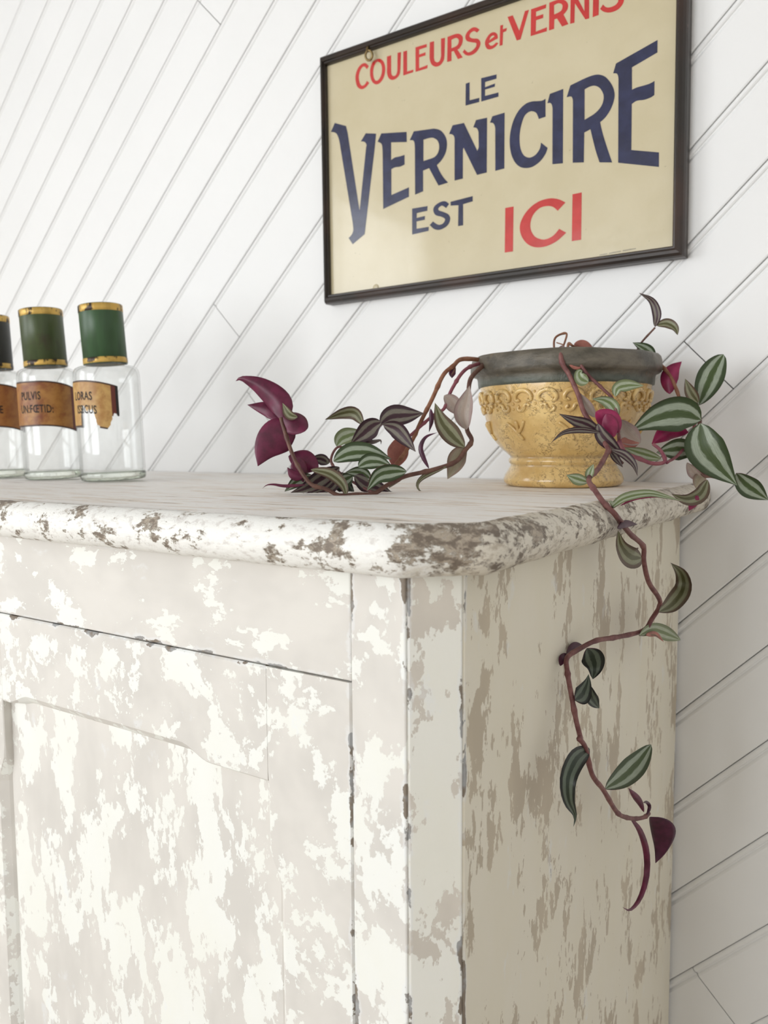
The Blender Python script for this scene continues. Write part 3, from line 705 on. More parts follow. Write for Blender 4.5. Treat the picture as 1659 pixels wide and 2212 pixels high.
def bottle(loc, r, hs, hcap, cap_r, lean, cap_lean, cam_az, lab_c, lab_h, zlab, lines, lmat, green, rust, label, torn=False, z_cap0=None):
    """loc: centre of the base; hs: shoulder height; lab_c / lab_h: label centre and half width in degrees from the camera's side (left negative)"""
    b = empty('apothecary_bottle', (loc[0], loc[1], 0.0006), label, 'bottle', 'three apothecary bottles on the cabinet')
    # leans towards the left as seen from the camera
    ld = Vector((-RGT.x, -RGT.y, 0)).normalized(); axis = Vector((0, 0, 1)).cross(ld)
    b.rotation_mode = 'QUATERNION'; b.rotation_quaternion = Matrix.Rotation(lean, 3, axis).to_quaternion()
    b.location.z = 0.0006 + r * math.sin(lean) * 0.8
    w = 0.0022
    outer = [(r - 0.003, 0.0075), (r - 0.0008, 0.010), (r, 0.014), (r * 1.004, hs * 0.5), (r * 1.01, hs - 0.010), (r * 0.995, hs - 0.0055), (r * 0.95, hs - 0.0018), (r * 0.86, hs + 0.0004), (cap_r * 0.96, hs + 0.0022), (cap_r * 0.90, hs + 0.006), (cap_r * 0.90, hs + 0.02)]
    inner = [(max(0.002, p[0] - w), p[1] - (0.0 if p[1] < hs * 0.6 else 0.0012)) for p in reversed(outer)]
    V, F = lathe(outer, 72)
    mesh('glass_body', V, F, M_GLASS, b, smooth=True)
    V, F = lathe(inner, 72)
    mesh('glass_lining', V, F, M_GLASS, b, smooth=True)
    base = [(0.0, 0.0016), (r * 0.5, 0.0012), (r * 0.85, 0.0), (r * 0.97, 0.0012), (r * 1.0, 0.004), (r * 1.003, 0.0085), (r - 0.0008, 0.0102), (r - 0.004, 0.0098), (r * 0.6, 0.0085), (0.0, 0.0105)]
    V, F = lathe(base, 64)
    mesh('glass_base', V, F, M_GLASS_BASE, b, smooth=True)
    # metal screw cap, a little askew
    z0 = hs + 0.0035 if z_cap0 is None else z_cap0
    m_g = cap_mat('cap_green', green, rust); m_o = cap_mat('cap_gold', green, 0.53, True)
    prof = [(cap_r, z0), (cap_r, z0 + hcap - 0.0015), (cap_r - 0.0006, z0 + hcap - 0.0004), (cap_r - 0.002, z0 + hcap), (cap_r - 0.006, z0 + hcap - 0.0004), (0.0, z0 + hcap - 0.001)]
    cq = Matrix.Rotation(cap_lean, 3, axis)
    def tilt(V): return [tuple(cq @ (Vector(v) - Vector((0, 0, z0))) + Vector((0, 0, z0))) for v in V]
    V, F = lathe([(cap_r - 0.0015, z0)] + prof, 64)
    cap = mesh('cap', tilt(V), F, m_g, b, smooth=True)
    for nm, a0, a1 in (('upper_band', hcap - 0.0092, hcap - 0.0008), ('lower_band', 0.0004, 0.0072)):
        rr = cap_r + 0.0003
        V, F = lathe([(rr - 0.0006, z0 + a0), (rr, z0 + a0 + 0.0004), (rr + 0.0001, z0 + (a0 + a1) / 2), (rr, z0 + a1 - 0.0004), (rr - 0.0006, z0 + a1)], 64)
        mesh(nm, tilt(V), F, m_o, cap, smooth=True)
    # paper label wrapped round the body
    nx, nz = 130, 70; rl = r * 1.008 + 0.0005
    az = R_(cam_az)
    def ang(deg): return az + R_(deg)               # degrees to the right of the camera's side
    lh = zlab[1] - zlab[0]
    V, UVs = [], []
    def drop(f): return 0.0085 * max(0.0, f) ** 2    # edges sink towards the right end
    for i in range(nx + 1):
        for j in range(nz + 1):
            fx, fz = i / nx, j / nz
            d = (fx * 2 - 1); a = ang(lab_c + lab_h * d)
            z = zlab[0] + lh * fz - drop(d)
            V.append((rl * math.cos(a), rl * math.sin(a), z)); UVs.append((fx, fz))
    keep = []
    for i in range(nx):
        for j in range(nz):
            fx, fz = (i + 0.5) / nx, (j + 0.5) / nz
            if torn:
                deg = lab_c + lab_h * (fx * 2 - 1)
                n = noise.fractal(Vector((deg * 0.16, fz * 4, 1.7)), 1.0, 2.0, 5) * 0.09
                lim = [(-200, -1), (-57, -1), (-53, 0.30), (-50, 0.44), (-38, 0.38), (-27, 0.36), (-22, 0.16), (-16, 0.02), (-4, 0.0), (1, 0.16), (6, 0.34), (12, 0.42), (20, 0.30), (40, 0.3)]
                y = 0
                for (d0, y0), (d1, y1) in zip(lim, lim[1:]):
                    if d0 <= deg < d1: y = y0 + (y1 - y0) * (deg - d0) / (d1 - d0)
                if fz < y + n: continue
            a = i * (nz + 1) + j
            keep.append((a, a + nz + 1, a + nz + 2, a + 1))
    lab = mesh('paper_label', V, keep, lmat, b, smooth=True, uv=UVs)
    # lettering follows the paper
    for txt, zc, hgt, dc, xs in lines:
        TV, TF = text_mesh(txt, hgt * 1.38, xs)
        out = []
        for x, y in TV:
            a = ang(dc) + x / rl
            dd = (math.degrees(a - az) - lab_c) / lab_h
            z = zc - hgt * 0.5 + y - drop(dd) * 0.8
            out.append(((rl + 0.0003) * math.cos(a), (rl + 0.0003) * math.sin(a), z))
        mesh('lettering', out, TF, M_INK, lab)
    return b
L_OLD = label_mat('label_tan', (0.55, 0.34, 0.115), (0.36, 0.17, 0.045))
L_AMB = label_mat('label_amber', (0.40, 0.19, 0.045), (0.20, 0.055, 0.014))
L_AM2 = label_mat('label_brown', (0.36, 0.14, 0.03), (0.22, 0.06, 0.014))
bottle((-0.600, -0.258), 0.0378, 0.134, 0.0695, 0.0252, R_(2.0), R_(1.6), -37.5, -56, 73, (0.064, 0.1175),
       [('LORAS', 0.1000, 0.0098, -48, 0.66), ('ISSICUS', 0.0845, 0.0098, -42, 0.62)], L_OLD, (0.035, 0.085, 0.032), 0.86,
       'glass bottle with bright green cap and torn tan label, nearest the plant', torn=True)
bottle((-0.7078, -0.2656), 0.0352, 0.1365, 0.071, 0.0257, R_(2.0), R_(1.4), -33.8, -20, 80, (0.0655, 0.1205),
       [('PULVIS', 0.1030, 0.0100, -36, 0.62), ('UN:FŒTID:', 0.0870, 0.0098, -27, 0.62)], L_AMB, (0.050, 0.072, 0.022), 0.62,
       'middle glass bottle with rusty olive green cap and amber label')
bottle((-0.8190, -0.2726), 0.0370, 0.1385, 0.070, 0.0262, R_(1.6), R_(0.8), -30.6, -12, 78, (0.0660, 0.1220),
       [('DE', 0.0890, 0.0100, 6, 0.62)], L_AM2, (0.016, 0.017, 0.012), 0.75,
       'glass bottle with blackish cap and brown label, half cut off by the photo edge')

# ------------------------------------------------------------------ glazed pot
PC = Vector((-0.090, -0.106, 0.0))
def make_pot():
    p = empty('glazed_pot', PC, 'round yellow glazed earthenware pot with dark rim and scroll relief, on the cabinet', 'plant pot')
    t = NT('ochre_glaze')
    a = t.noise(t.coord(), 38, 6, 0.65, 0.2); b = t.noise(t.coord(loc=(2, 2, 2)), 85, 6, 0.7, 0.6); d = t.noise(t.coord(loc=(7, 1, 3)), 300, 3, 0.6)
    c = t.mix(t.step(a, 0.30, 0.70), (0.60, 0.38, 0.130), (0.81, 0.585, 0.245))
    crack = t.step(t.math('ABSOLUTE', t.math('SUBTRACT', b, 0.5)), 0.022, 0.005)
    c = t.mix(t.math('MULTIPLY', crack, t.math('MULTIPLY', t.step(a, 0.40, 0.58), 0.8)), c, (0.12, 0.055, 0.02))
    c = t.mix(t.math('MULTIPLY', t.step(d, 0.66, 0.72), 0.6), c, (0.15, 0.075, 0.03))
    # dirt lies in the hollows of the relief
    geo = t.n('ShaderNodeNewGeometry')
    c = t.mix(t.math('MULTIPLY', t.step(geo.outputs['Pointiness'], 0.49, 0.44), 0.5), c, (0.16, 0.08, 0.03))
    glaze = t.done(t.bsdf(c, 0.2, t.bump(t.math('ADD', a, t.math('MULTIPLY', b, 0.4)), 0.28, 0.0016), spec=0.5, coat=0.5, coat_rough=0.08))
    t = NT('dark_rim_glaze')
    a = t.noise(t.coord(scale=(1, 1, 2.2)), 32, 8, 0.62, 0.3); b = t.noise(t.coord(loc=(1, 2, 5)), 130, 6, 0.65)
    c = t.mix(t.step(a, 0.35, 0.66), (0.060, 0.052, 0.037), (0.150, 0.128, 0.096))
    c = t.mix(t.math('MULTIPLY', t.step(b, 0.62, 0.70), 0.6), c, (0.20, 0.13, 0.06))
    sep = t.n('ShaderNodeSeparateXYZ'); t.l(t.coord(), sep.inputs[0])
    c = t.mix(t.math('MULTIPLY', t.step(sep.outputs[2], 0.108, 0.101), 0.55), c, (0.075, 0.105, 0.085))
    rimm = t.done(t.bsdf(c, 0.40, t.bump(t.math('ADD', a, t.math('MULTIPLY', b, 0.5)), 0.7, 0.0025), spec=0.5))
    body = [(0.0, 0.0), (0.052, 0.0), (0.0565, 0.0012), (0.0592, 0.0042), (0.0594, 0.0075), (0.0578, 0.0118), (0.0553, 0.0155), (0.0533, 0.0188), (0.0522, 0.0212), (0.0524, 0.0222), (0.0537, 0.0234), (0.0545, 0.0252), (0.0540, 0.0270), (0.0526, 0.0284),
            (0.0528, 0.0300), (0.0560, 0.0328), (0.0612, 0.0375), (0.0664, 0.0435), (0.0716, 0.0515), (0.0758, 0.0605), (0.0788, 0.0700), (0.0808, 0.0790), (0.0822, 0.0870), (0.0830, 0.0930), (0.0836, 0.0970), (0.0838, 0.0990)]
    n = 128
    V, F = lathe(body, n)
    # hand thrown: slightly uneven, with faint moulded leaves on the belly
    V2 = []
    for x, y, z in V:
        r = math.hypot(x, y); a = math.atan2(y, x)
        k = 0.0
        if 0.034 < z < 0.078: k = max(0, noise.fractal(Vector((math.cos(a) * 5.5, math.sin(a) * 5.5, z * 70)), 1.0, 2.0, 3)) * 0.0016
        k += noise.noise(Vector((math.cos(a) * 1.5, math.sin(a) * 1.5, z * 20))) * 0.0007
        s_ = (r + k) / r if r > 1e-6 else 1
        V2.append((x * s_, y * s_, z))
    mesh('bowl', V2, F, glaze, p, smooth=True)
    rim = [(0.0832, 0.0978), (0.0850, 0.0982), (0.0854, 0.1010), (0.0856, 0.1040), (0.0862, 0.1065), (0.0872, 0.1083), (0.0900, 0.1092), (0.0921, 0.1106), (0.0930, 0.1132), (0.0928, 0.1175), (0.0925, 0.1215), (0.0914, 0.1250), (0.0892, 0.1272), (0.0862, 0.1278), (0.0838, 0.1268), (0.0826, 0.1240), (0.0815, 0.1150), (0.0790, 0.1000)]
    V, F = lathe(rim, n)
    V2 = []
    for x, y, z in V:
        a = math.atan2(y, x); r = math.hypot(x, y)
        k = noise.noise(Vector((math.cos(a) * 2.2, math.sin(a) * 2.2, z * 30))) * 0.0018 + noise.noise(Vector((math.cos(a) * 8, math.sin(a) * 8, z * 60 + 5))) * 0.0011
        V2.append((x * (r + k) / r, y * (r + k) / r, z + (noise.noise(Vector((math.cos(a) * 1.6, math.sin(a) * 1.6, 3))) * 0.0012 if z > 0.11 else 0)))
    mesh('rim', V2, F, rimm, p, smooth=True)
    V, F = lathe([(0.0, 0.112), (0.04, 0.1125), (0.0815, 0.109)], 48)
    V = [(x, y, z + noise.fractal(Vector((x * 60, y * 60, 0)), 1, 2, 3) * 0.003) for x, y, z in V]
    mesh('soil', V, F, plain('dry_soil', (0.045, 0.03, 0.02), 0.95, var=0.5, vscale=200), p)
    # moulded scrolls round the shoulder
    def surf(a, z):
        for (r0, z0), (r1, z1) in zip(body, body[1:]):
            if z0 <= z <= z1 and z1 > z0: return (r0 + (r1 - r0) * (z - z0) / (z1 - z0))
        return 0.083
    def scroll(a0, pts, rad):
        P = []
        for u, z in pts:
            r = surf(0, z) + 0.0009; a = a0 + u / 0.082
            P.append(Vector((r * math.cos(a), r * math.sin(a), z)))
        P = catmull(P, 4)
        m = len(P); rr = [rad * (0.55 + 0.45 * math.sin(PI * min(1, max(0, i / (m - 1))) ) + (0.25 if i < 3 or i > m - 4 else 0)) for i in range(m)]
        return tube(P, rr, 7)
    K = 22
    for k in range(K):
        a0 = 2 * PI * k / K + 0.06
        sx = 1 if k % 2 else -1
        # arch with curled ends
        A = [(-0.0040, 0.0835), (-0.0055, 0.0822), (-0.0078, 0.0832), (-0.0080, 0.0868), (-0.0050, 0.0905), (0.0, 0.0918), (0.0050, 0.0905), (0.0080, 0.0868), (0.0078, 0.0832), (0.0055, 0.0822), (0.0040, 0.0835)]
        V, F = scroll(a0, A, 0.0023)
        mesh('scroll_relief', V, F, glaze, p, smooth=True)
        # small S scroll beneath it
        B = [(-0.0062 * sx, 0.0772), (-0.0042 * sx, 0.0790), (-0.0015 * sx, 0.0782), (-0.0005 * sx, 0.0755), (0.0020 * sx, 0.0732), (0.0055 * sx, 0.0735), (0.0062 * sx, 0.0762), (0.0042 * sx, 0.0772)]
        V, F = scroll(a0, B, 0.0019)
        mesh('scroll_relief', V, F, glaze, p, smooth=True)
    for k in range(K):                                       # pearls between the scrolls
        a0 = 2 * PI * (k + 0.5) / K + 0.06
        for z, rr in ((0.0795, 0.0017), (0.0745, 0.0014), (0.0905, 0.0014)):
            V, F = lathe([(rr * math.sin(q), rr * math.cos(q)) for q in (0.05, 0.6, 1.2, 1.8)], 8)
            rs = surf(0, z) + 0.0002
            V = [((rs + w) * math.cos(a0) - v * math.sin(a0), (rs + w) * math.sin(a0) + v * math.cos(a0), z + u) for u, v, w in V]
            mesh('pearl_relief', V, F, glaze, p, smooth=True)
    for k in range(9):                                       # leaf sprays lower on the belly
        a0 = 2 * PI * k / 9 + 0.3
        for pts in ([(-0.012, 0.062), (-0.006, 0.058), (0.0, 0.052), (0.004, 0.046)], [(0.010, 0.064), (0.006, 0.058), (0.001, 0.053)], [(0.0, 0.064), (0.001, 0.058), (0.0, 0.052)]):
            V, F = scroll(a0, pts, 0.0017)
            mesh('leaf_relief', V, F, glaze, p, smooth=True)
make_pot()

# ------------------------------------------------------------------ trailing striped plant
def leaf_mat(name, mid, silver, edge, mott=0.5, rough=0.42, trans=0.15):
    t = NT(name)
    uv = t.n('ShaderNodeTexCoord'); sp = t.n('ShaderNodeSeparateXYZ'); t.l(uv.outputs['UV'], sp.inputs[0])
    mp = t.n('ShaderNodeMapping'); t.l(uv.outputs['UV'], mp.inputs['Vector']); mp.inputs['Scale'].default_value = (9, 1.3, 1)
    st = t.noise(mp.outputs['Vector'], 6, 5, 0.6)
    x = t.math('ABSOLUTE', t.math('MULTIPLY', t.math('SUBTRACT', sp.outputs[0], 0.5), 2.0))
    x = t.math('ADD', x, t.math('MULTIPLY', t.math('SUBTRACT', st, 0.5), 0.34))
    band = t.math('MULTIPLY', t.step(x, 0.17, 0.29), t.step(x, 0.69, 0.57))
    outer = t.step(x, 0.58, 0.68)
    c = t.mix(outer, mid, edge)
    sv = t.mix(t.step(st, 0.35, 0.62), tuple(s * 0.72 for s in silver), silver)
    c = t.mix(band, c, sv)
    c = t.mix(t.step(t.math('ABSOLUTE', t.math('SUBTRACT', sp.outputs[0], 0.5)), 0.012, 0.004), c, tuple(s * 0.8 for s in mid))
    bs = t.bsdf(c, rough, t.bump(st, 0.12, 0.0006), spec=0.45)
    tl = t.n('ShaderNodeBsdfTranslucent'); t.l(c, tl.inputs['Color'])
    m = t.n('ShaderNodeMixShader'); m.inputs[0].default_value = trans; t.l(bs, m.inputs[1]); t.l(tl.outputs[0], m.inputs[2])
    return t.done(m.outputs[0])
LM = {
    'green': leaf_mat('leaf_green_silver', (0.070, 0.105, 0.035), (0.40, 0.46, 0.35), (0.050, 0.075, 0.030)),
    'pale': leaf_mat('leaf_pale_green', (0.17, 0.22, 0.085), (0.47, 0.52, 0.37), (0.22, 0.26, 0.13)),
    'olive': leaf_mat('leaf_olive', (0.105, 0.10, 0.038), (0.30, 0.30, 0.185), (0.13, 0.085, 0.055)),
    'dusky': leaf_mat('leaf_dusky', (0.062, 0.026, 0.036), (0.25, 0.225, 0.18), (0.055, 0.027, 0.036)),
    'dark': leaf_mat('leaf_dark', (0.030, 0.042, 0.026), (0.14, 0.17, 0.125), (0.022, 0.024, 0.020)),
    'faded': leaf_mat('leaf_faded', (0.50, 0.40, 0.33), (0.57, 0.48, 0.41), (0.46, 0.34, 0.31), trans=0.3),
    'beige': leaf_mat('leaf_beige', (0.42, 0.36, 0.24), (0.48, 0.42, 0.30), (0.40, 0.30, 0.23), trans=0.3),
    'brown': leaf_mat('leaf_dried', (0.36, 0.155, 0.075), (0.40, 0.19, 0.10), (0.28, 0.11, 0.055), trans=0.25),
}
UM = {
    'purple': plain('leaf_underside_purple', (0.105, 0.010, 0.036), 0.4, spec=0.4, var=0.3, vscale=120),
    'magenta': plain('leaf_underside_magenta', (0.25, 0.016, 0.070), 0.42, spec=0.4, var=0.25, vscale=120),
    'deep': plain('leaf_underside_deep', (0.055, 0.006, 0.026), 0.38, spec=0.45, var=0.3, vscale=120),
    'rose': plain('leaf_underside_rose', (0.34, 0.13, 0.10), 0.5, spec=0.3, var=0.2, vscale=120),
}
CROPS = {'P': (480, 720, 2.765), 'Q': (960, 620, 2.3734), 'S': (1150, 1080, 3.2593), 'T': (1150, 1550, 3.2593)}
PL = Vector((-0.060, -0.16, 0.0))
plant = empty('trailing_plant', PL, 'trailing plant with striped silver green and purple leaves, growing from the yellow pot', 'plant')

def leaf(crop, top, under, face, D, w, pts, roll=0.0, cup=0.25, dd=0.0, wide=0.38, blunt=0.0, wave=0.0, asym=0.0):
    """pts: centre line from base to tip in photo crop pixels, D: distance (number) or ('X', x) for the side plane;
    face 'u' shows the upper side, 'd' the underside; dd: how much farther away the tip lies"""
    ox, oy, sc = CROPS[crop]
    full = [(ox + x / sc, oy + y / sc) for x, y in pts]
    P = []
    m = len(full)
    for i, (x, y) in enumerate(full):
        f = i / (m - 1)
        if isinstance(D, tuple):
            p = atX(x, y, D[1]); d0 = (p - CAM).dot(FWD)
        else: d0 = D
        P.append(atD(x, y, d0 + dd * f))
    dm = (P[0] - CAM).dot(FWD)
    half = w / sc * dm / FPX * 0.5
    C = catmull(P, 8 if m < 5 else 5)
    # resample by length
    L = [0.0]
    for a, b in zip(C, C[1:]): L.append(L[-1] + (b - a).length)
    NU, NV = 18, 8
    cen = []
    for i in range(NU + 1):
        t = L[-1] * i / NU; j = 0
        while j < len(L) - 2 and L[j + 1] < t: j += 1
        f = (t - L[j]) / max(1e-9, L[j + 1] - L[j]); cen.append(C[j].lerp(C[j + 1], f))
    th = 0.00022
    top_v, bot_v, UVt = [], [], []
    ro = R_(roll)
    for i in range(NU + 1):
        t = i / NU
        T = (cen[min(i + 1, NU)] - cen[max(i - 1, 0)]).normalized()
        view = (CAM - cen[i]).normalized()
        S = T.cross(view).normalized(); N = S.cross(T).normalized()
        if N.dot(view) < 0: N = -N
        S2 = S * math.cos(ro) + N * math.sin(ro); N2 = N * math.cos(ro) - S * math.sin(ro)
        if face == 'd': N2 = -N2
        # ovate blade drawn out to a point
        a = wide
        wp = (t / a) ** 0.55 * math.exp((1 - (t / a)) * 0.0) if t < a else 1.0
        if t < a: wp = math.sin(PI / 2 * (t / a)) ** 0.62
        else:
            q = (t - a) / (1 - a)
            wp = (math.cos(PI / 2 * q) ** (1.0 - 0.45 * blunt)) * (1 - 0.12 * q) if q < 1 else 0
        wp = max(wp, 0.05 if i == 0 else 0.0) * half
        for k in range(NV + 1):
            u = k / NV * 2 - 1
            lift = cup * wp * (abs(u) ** 1.5) + wave * half * math.sin(t * 9 + u * 2) * abs(u)
            p = cen[i] + S2 * ((u + asym) * wp) + N2 * lift
            top_v.append(p + N2 * th); bot_v.append(p - N2 * th); UVt.append(((u + 1) / 2, t))
    V = top_v + bot_v; nb = len(top_v); F = []; fm = []
    for v in V:                                            # keep off the cabinet top
        if v.x < 0.03 and v.y > -0.53 and v.z < 0.0014 and v.z > -0.02: v.z = 0.0014 + (v.z + 0.02) * 0.02
    # orientation of the faces
    q = (top_v[NV + 2] - top_v[0]).cross(top_v[1] - top_v[NV + 1])
    mid_i = NU // 2 * (NV + 1) + NV // 2
    nrm = (top_v[mid_i + NV + 1] - top_v[mid_i]).cross(top_v[mid_i + 1] - top_v[mid_i])
    up = nrm.dot(top_v[mid_i] - bot_v[mid_i]) > 0
    for i in range(NU):
        for k in range(NV):
            a = i * (NV + 1) + k
            f = (a, a + NV + 1, a + NV + 2, a + 1)
            F.append(f if up else f[::-1]); fm.append(0)
            g = tuple(nb + x for x in f)
            F.append(g[::-1] if up else g); fm.append(1)
    for i in range(NU):                                    # rims
        for k, sgn in ((0, 1), (NV, -1)):
            a, b = i * (NV + 1) + k, (i + 1) * (NV + 1) + k
            F.append((a, nb + a, nb + b, b) if sgn > 0 else (b, nb + b, nb + a, a)); fm.append(1)
    return mesh('leaf', V, F, [LM[top], UM[under]], plant, smooth=True, fmat=fm, uv=UVt + UVt, off=PL)

def stem(pts, rad, mat, node_every=5, per=6):
    P = catmull(pts, per); m = len(P)
    L = 0; rr = []
    for i, p in enumerate(P):
        if i: L += (p - P[i - 1]).length
        k = abs(((L * 1000 / 26.0) % 1.0) - 0.5) * 2       # 1 at the nodes
        f = i / (m - 1)
        rr.append(rad * (1.06 - 0.25 * f) * (1 + 0.35 * max(0, k - 0.82) / 0.18))
    V, F = tube(P, rr, 8)
    return mesh('stem', V, F, mat, plant, smooth=True, off=PL)
def stem_mat(name, a, b):
    t = NT(name); n = t.noise(t.coord(), 110, 5, 0.6)
    return t.done(t.bsdf(t.mix(t.step(n, 0.35, 0.65), a, b), 0.5, t.bump(n, 0.3, 0.0005), spec=0.35))
SM_B = stem_mat('stem_brown', (0.19, 0.075, 0.04), (0.30, 0.14, 0.08))
SM_P = stem_mat('stem_purple', (0.13, 0.045, 0.045), (0.22, 0.095, 0.085))
SM_D = stem_mat('stem_dark', (0.10, 0.045, 0.035), (0.17, 0.085, 0.06))
SM_M = stem_mat('stem_magenta', (0.20, 0.05, 0.075), (0.28, 0.10, 0.11))
def sp(crop, L):
    ox, oy, sc = CROPS[crop]
    return [atD(ox + x / sc, oy + y / sc, d) for x, y, d in L]
def sx(crop, L):
    ox, oy, sc = CROPS[crop]
    return [atX(ox + x / sc, oy + y / sc, X) for x, y, X in L]

# stems: left trailers
stem(sp('P', [(1640, 190, 0.83), (1545, 160, 0.80), (1430, 155, 0.785), (1380, 195, 0.775), (1320, 250, 0.77), (1255, 390, 0.765), (1190, 520, 0.76), (1135, 640, 0.755), (1080, 730, 0.75), (1020, 800, 0.745), (960, 840, 0.74)]), 0.0021, SM_B)
stem(sp('P', [(1560, 175, 0.80), (1480, 200, 0.78), (1430, 240, 0.77), (1385, 310, 0.765), (1355, 370, 0.765), (1325, 450, 0.762), (1260, 490, 0.76), (1180, 560, 0.758), (1090, 640, 0.754)]), 0.0017, SM_M)
stem(sp('P', [(1560, 190, 0.79), (1485, 270, 0.765), (1470, 380, 0.755), (1465, 480, 0.75), (1462, 575, 0.745), (1490, 640, 0.74), (1450, 700, 0.735), (1390, 770, 0.73), (1240, 820, 0.725), (1090, 855, 0.72), (980, 910, 0.717), (905, 958, 0.7135), (800, 962, 0.708), (700, 968, 0.703), (620, 930, 0.703), (530, 900, 0.704), (450, 790, 0.708), (400, 670, 0.712), (360, 540, 0.715), (350, 505, 0.716)]), 0.0021, SM_D)
stem(sp('P', [(905, 955, 0.7150), (800, 900, 0.725), (700, 830, 0.735), (650, 760, 0.74), (690, 680, 0.742), (780, 690, 0.742), (880, 620, 0.742), (950, 545, 0.742)]), 0.0012, SM_P)
# over the front of the rim and down the side of the cabinet
stem(sp('Q', [(620, 345, 0.80), (606, 312, 0.772), (596, 322, 0.746), (596, 345, 0.7355), (606, 395, 0.7335), (640, 450, 0.7325), (685, 550, 0.728), (715, 640, 0.722), (770, 720, 0.712), (840, 830, 0.69), (835, 850, 0.685), (790, 930, 0.655), (740, 985, 0.635), (770, 1040, 0.622), (820, 1110, 0.606), (870, 1160, 0.596)])
     + sx('S', [(610, 140, 0.0335), (690, 240, 0.0345), (780, 325, 0.036), (785, 430, 0.036), (820, 580, 0.037), (900, 720, 0.037), (840, 840, 0.033), (780, 920, 0.029), (600, 965, 0.022), (450, 990, 0.016), (330, 1050, 0.010), (245, 1110, 0.008), (245, 1200, 0.011), (270, 1350, 0.016), (310, 1560, 0.021), (340, 1680, 0.024)])
     + sx('T', [(330, 150, 0.026), (375, 215, 0.028), (420, 400, 0.031), (500, 510, 0.033), (590, 660, 0.034), (650, 700, 0.034), (730, 712, 0.034), (790, 700, 0.034), (820, 675, 0.034)]), 0.0021, SM_P, per=5)
stem(sp('Q', [(640, 345, 0.80), (648, 318, 0.772), (660, 326, 0.746), (672, 350, 0.7355), (700, 400, 0.733), (740, 455, 0.731), (810, 520, 0.728), (865, 580, 0.724), (890, 680, 0.72), (895, 790, 0.715)]), 0.0016, SM_P)
stem(sp('Q', [(895, 790, 0.715), (930, 850, 0.71), (1000, 880, 0.705), (1070, 905, 0.70), (1130, 895, 0.70), (1110, 840, 0.705), (1070, 805, 0.71)]), 0.0018, SM_M)
stem(sp('Q', [(770, 720, 0.712), (830, 800, 0.70), (870, 860, 0.695), (915, 905, 0.69)]), 0.0016, SM_D)
# right-hand shoots
stem(sp('Q', [(960, 400, 0.85), (985, 335, 0.82), (1010, 285, 0.81), (1080, 208, 0.80)]), 0.0012, SM_D)
stem(sp('Q', [(1000, 360, 0.83), (1060, 350, 0.80), (1110, 400, 0.79), (1160, 460, 0.785), (1195, 540, 0.78), (1225, 620, 0.775), (1290, 640, 0.765)]), 0.0018, SM_B)
stem(sp('Q', [(1300, 570, 0.775), (1295, 615, 0.765), (1310, 690, 0.75), (1290, 800, 0.745), (1290, 900, 0.74), (1330, 965, 0.735), (1375, 972, 0.73), (1495, 1000, 0.73)]), 0.0018, SM_D)
stem(sp('Q', [(1290, 640, 0.765), (1270, 760, 0.755), (1200, 860, 0.735), (1140, 900, 0.70)]), 0.0015, SM_M)
# dried stalks on top
stem(sp('Q', [(565, 345, 0.80), (562, 280, 0.80), (580, 250, 0.80), (625, 238, 0.80), (618, 280, 0.80), (598, 330, 0.79)]), 0.0011, SM_B)
stem(sp('Q', [(632, 340, 0.79), (636, 290, 0.79), (655, 300, 0.79), (680, 310, 0.80)]), 0.0014, SM_B)
stem(sp('Q', [(600, 330, 0.79), (612, 300, 0.79), (575, 285, 0.795)]), 0.0007, SM_B)
stem(sp('P', [(1390, 190, 0.775), (1385, 225, 0.775), (1370, 250, 0.775)]), 0.0009, SM_D)

Lf = leaf
# left cluster: upright purple shoot
Lf('P', 'dusky', 'purple', 'd', 0.716, 150, [(368, 520), (345, 420), (230, 320), (120, 272), (80, 285)], 10, 0.35, 0.01, 0.30)
Lf('P', 'dusky', 'purple', 'd', 0.722, 100, [(355, 525), (285, 455), (150, 427)], -15, 0.3, 0.01, 0.4)
Lf('P', 'dusky', 'purple', 'd', 0.713, 150, [(365, 500), (420, 520), (470, 560), (495, 585)], 20, 0.35, -0.005, 0.55, 0.9)
Lf('P', 'dusky', 'purple', 'd', 0.720, 215, [(440, 575), (340, 610), (260, 690), (212, 795)], 0, 0.25, 0.0, 0.35)
Lf('P', 'olive', 'purple', 'u', 0.709, 62, [(450, 500), (400, 480), (360, 415)], 25, 0.4, 0.0, 0.4)
Lf('P', 'dusky', 'purple', 'd', 0.735, 140, [(575, 800), (500, 770), (430, 745), (395, 735)], 0, 0.3, 0.0, 0.5, 0.8)
Lf('P', 'dusky', 'purple', 'd', 0.725, 110, [(440, 740), (465, 800), (485, 890)], 20, 0.3, 0.0, 0.4)
Lf('P', 'dusky', 'purple', 'd', 0.722, 60, [(480, 862), (425, 845), (388, 800)], 0, 0.3)
Lf('P', 'dusky', 'purple', 'd', 0.712, 20, [(500, 905), (375, 912), (310, 903), (265, 907), (238, 930)], 0, 0.2)
Lf('P', 'green', 'purple', 'u', 0.730, 85, [(540, 850), (450, 880), (372, 945)], 20, 0.3)
Lf('P', 'dusky', 'purple', 'u', 0.722, 130, [(700, 800), (600, 860), (500, 925), (408, 952)], 25, 0.3, 0.0, 0.42)
Lf('P', 'dusky', 'purple', 'u', 0.715, 80, [(720, 830), (640, 920), (560, 955), (470, 960)], 30, 0.3)
Lf('P', 'olive', 'purple', 'u', 0.700, 72, [(530, 815), (640, 840), (715, 900), (735, 960), (710, 993)], 15, 0.4, -0.004, 0.5)
Lf('P', 'dusky', 'purple', 'u', 0.745, 70, [(640, 775), (590, 750), (525, 748)], 15, 0.3)
Lf('P', 'green', 'purple', 'u', 0.725, 100, [(780, 850), (710, 880), (620, 895)], 20, 0.3)
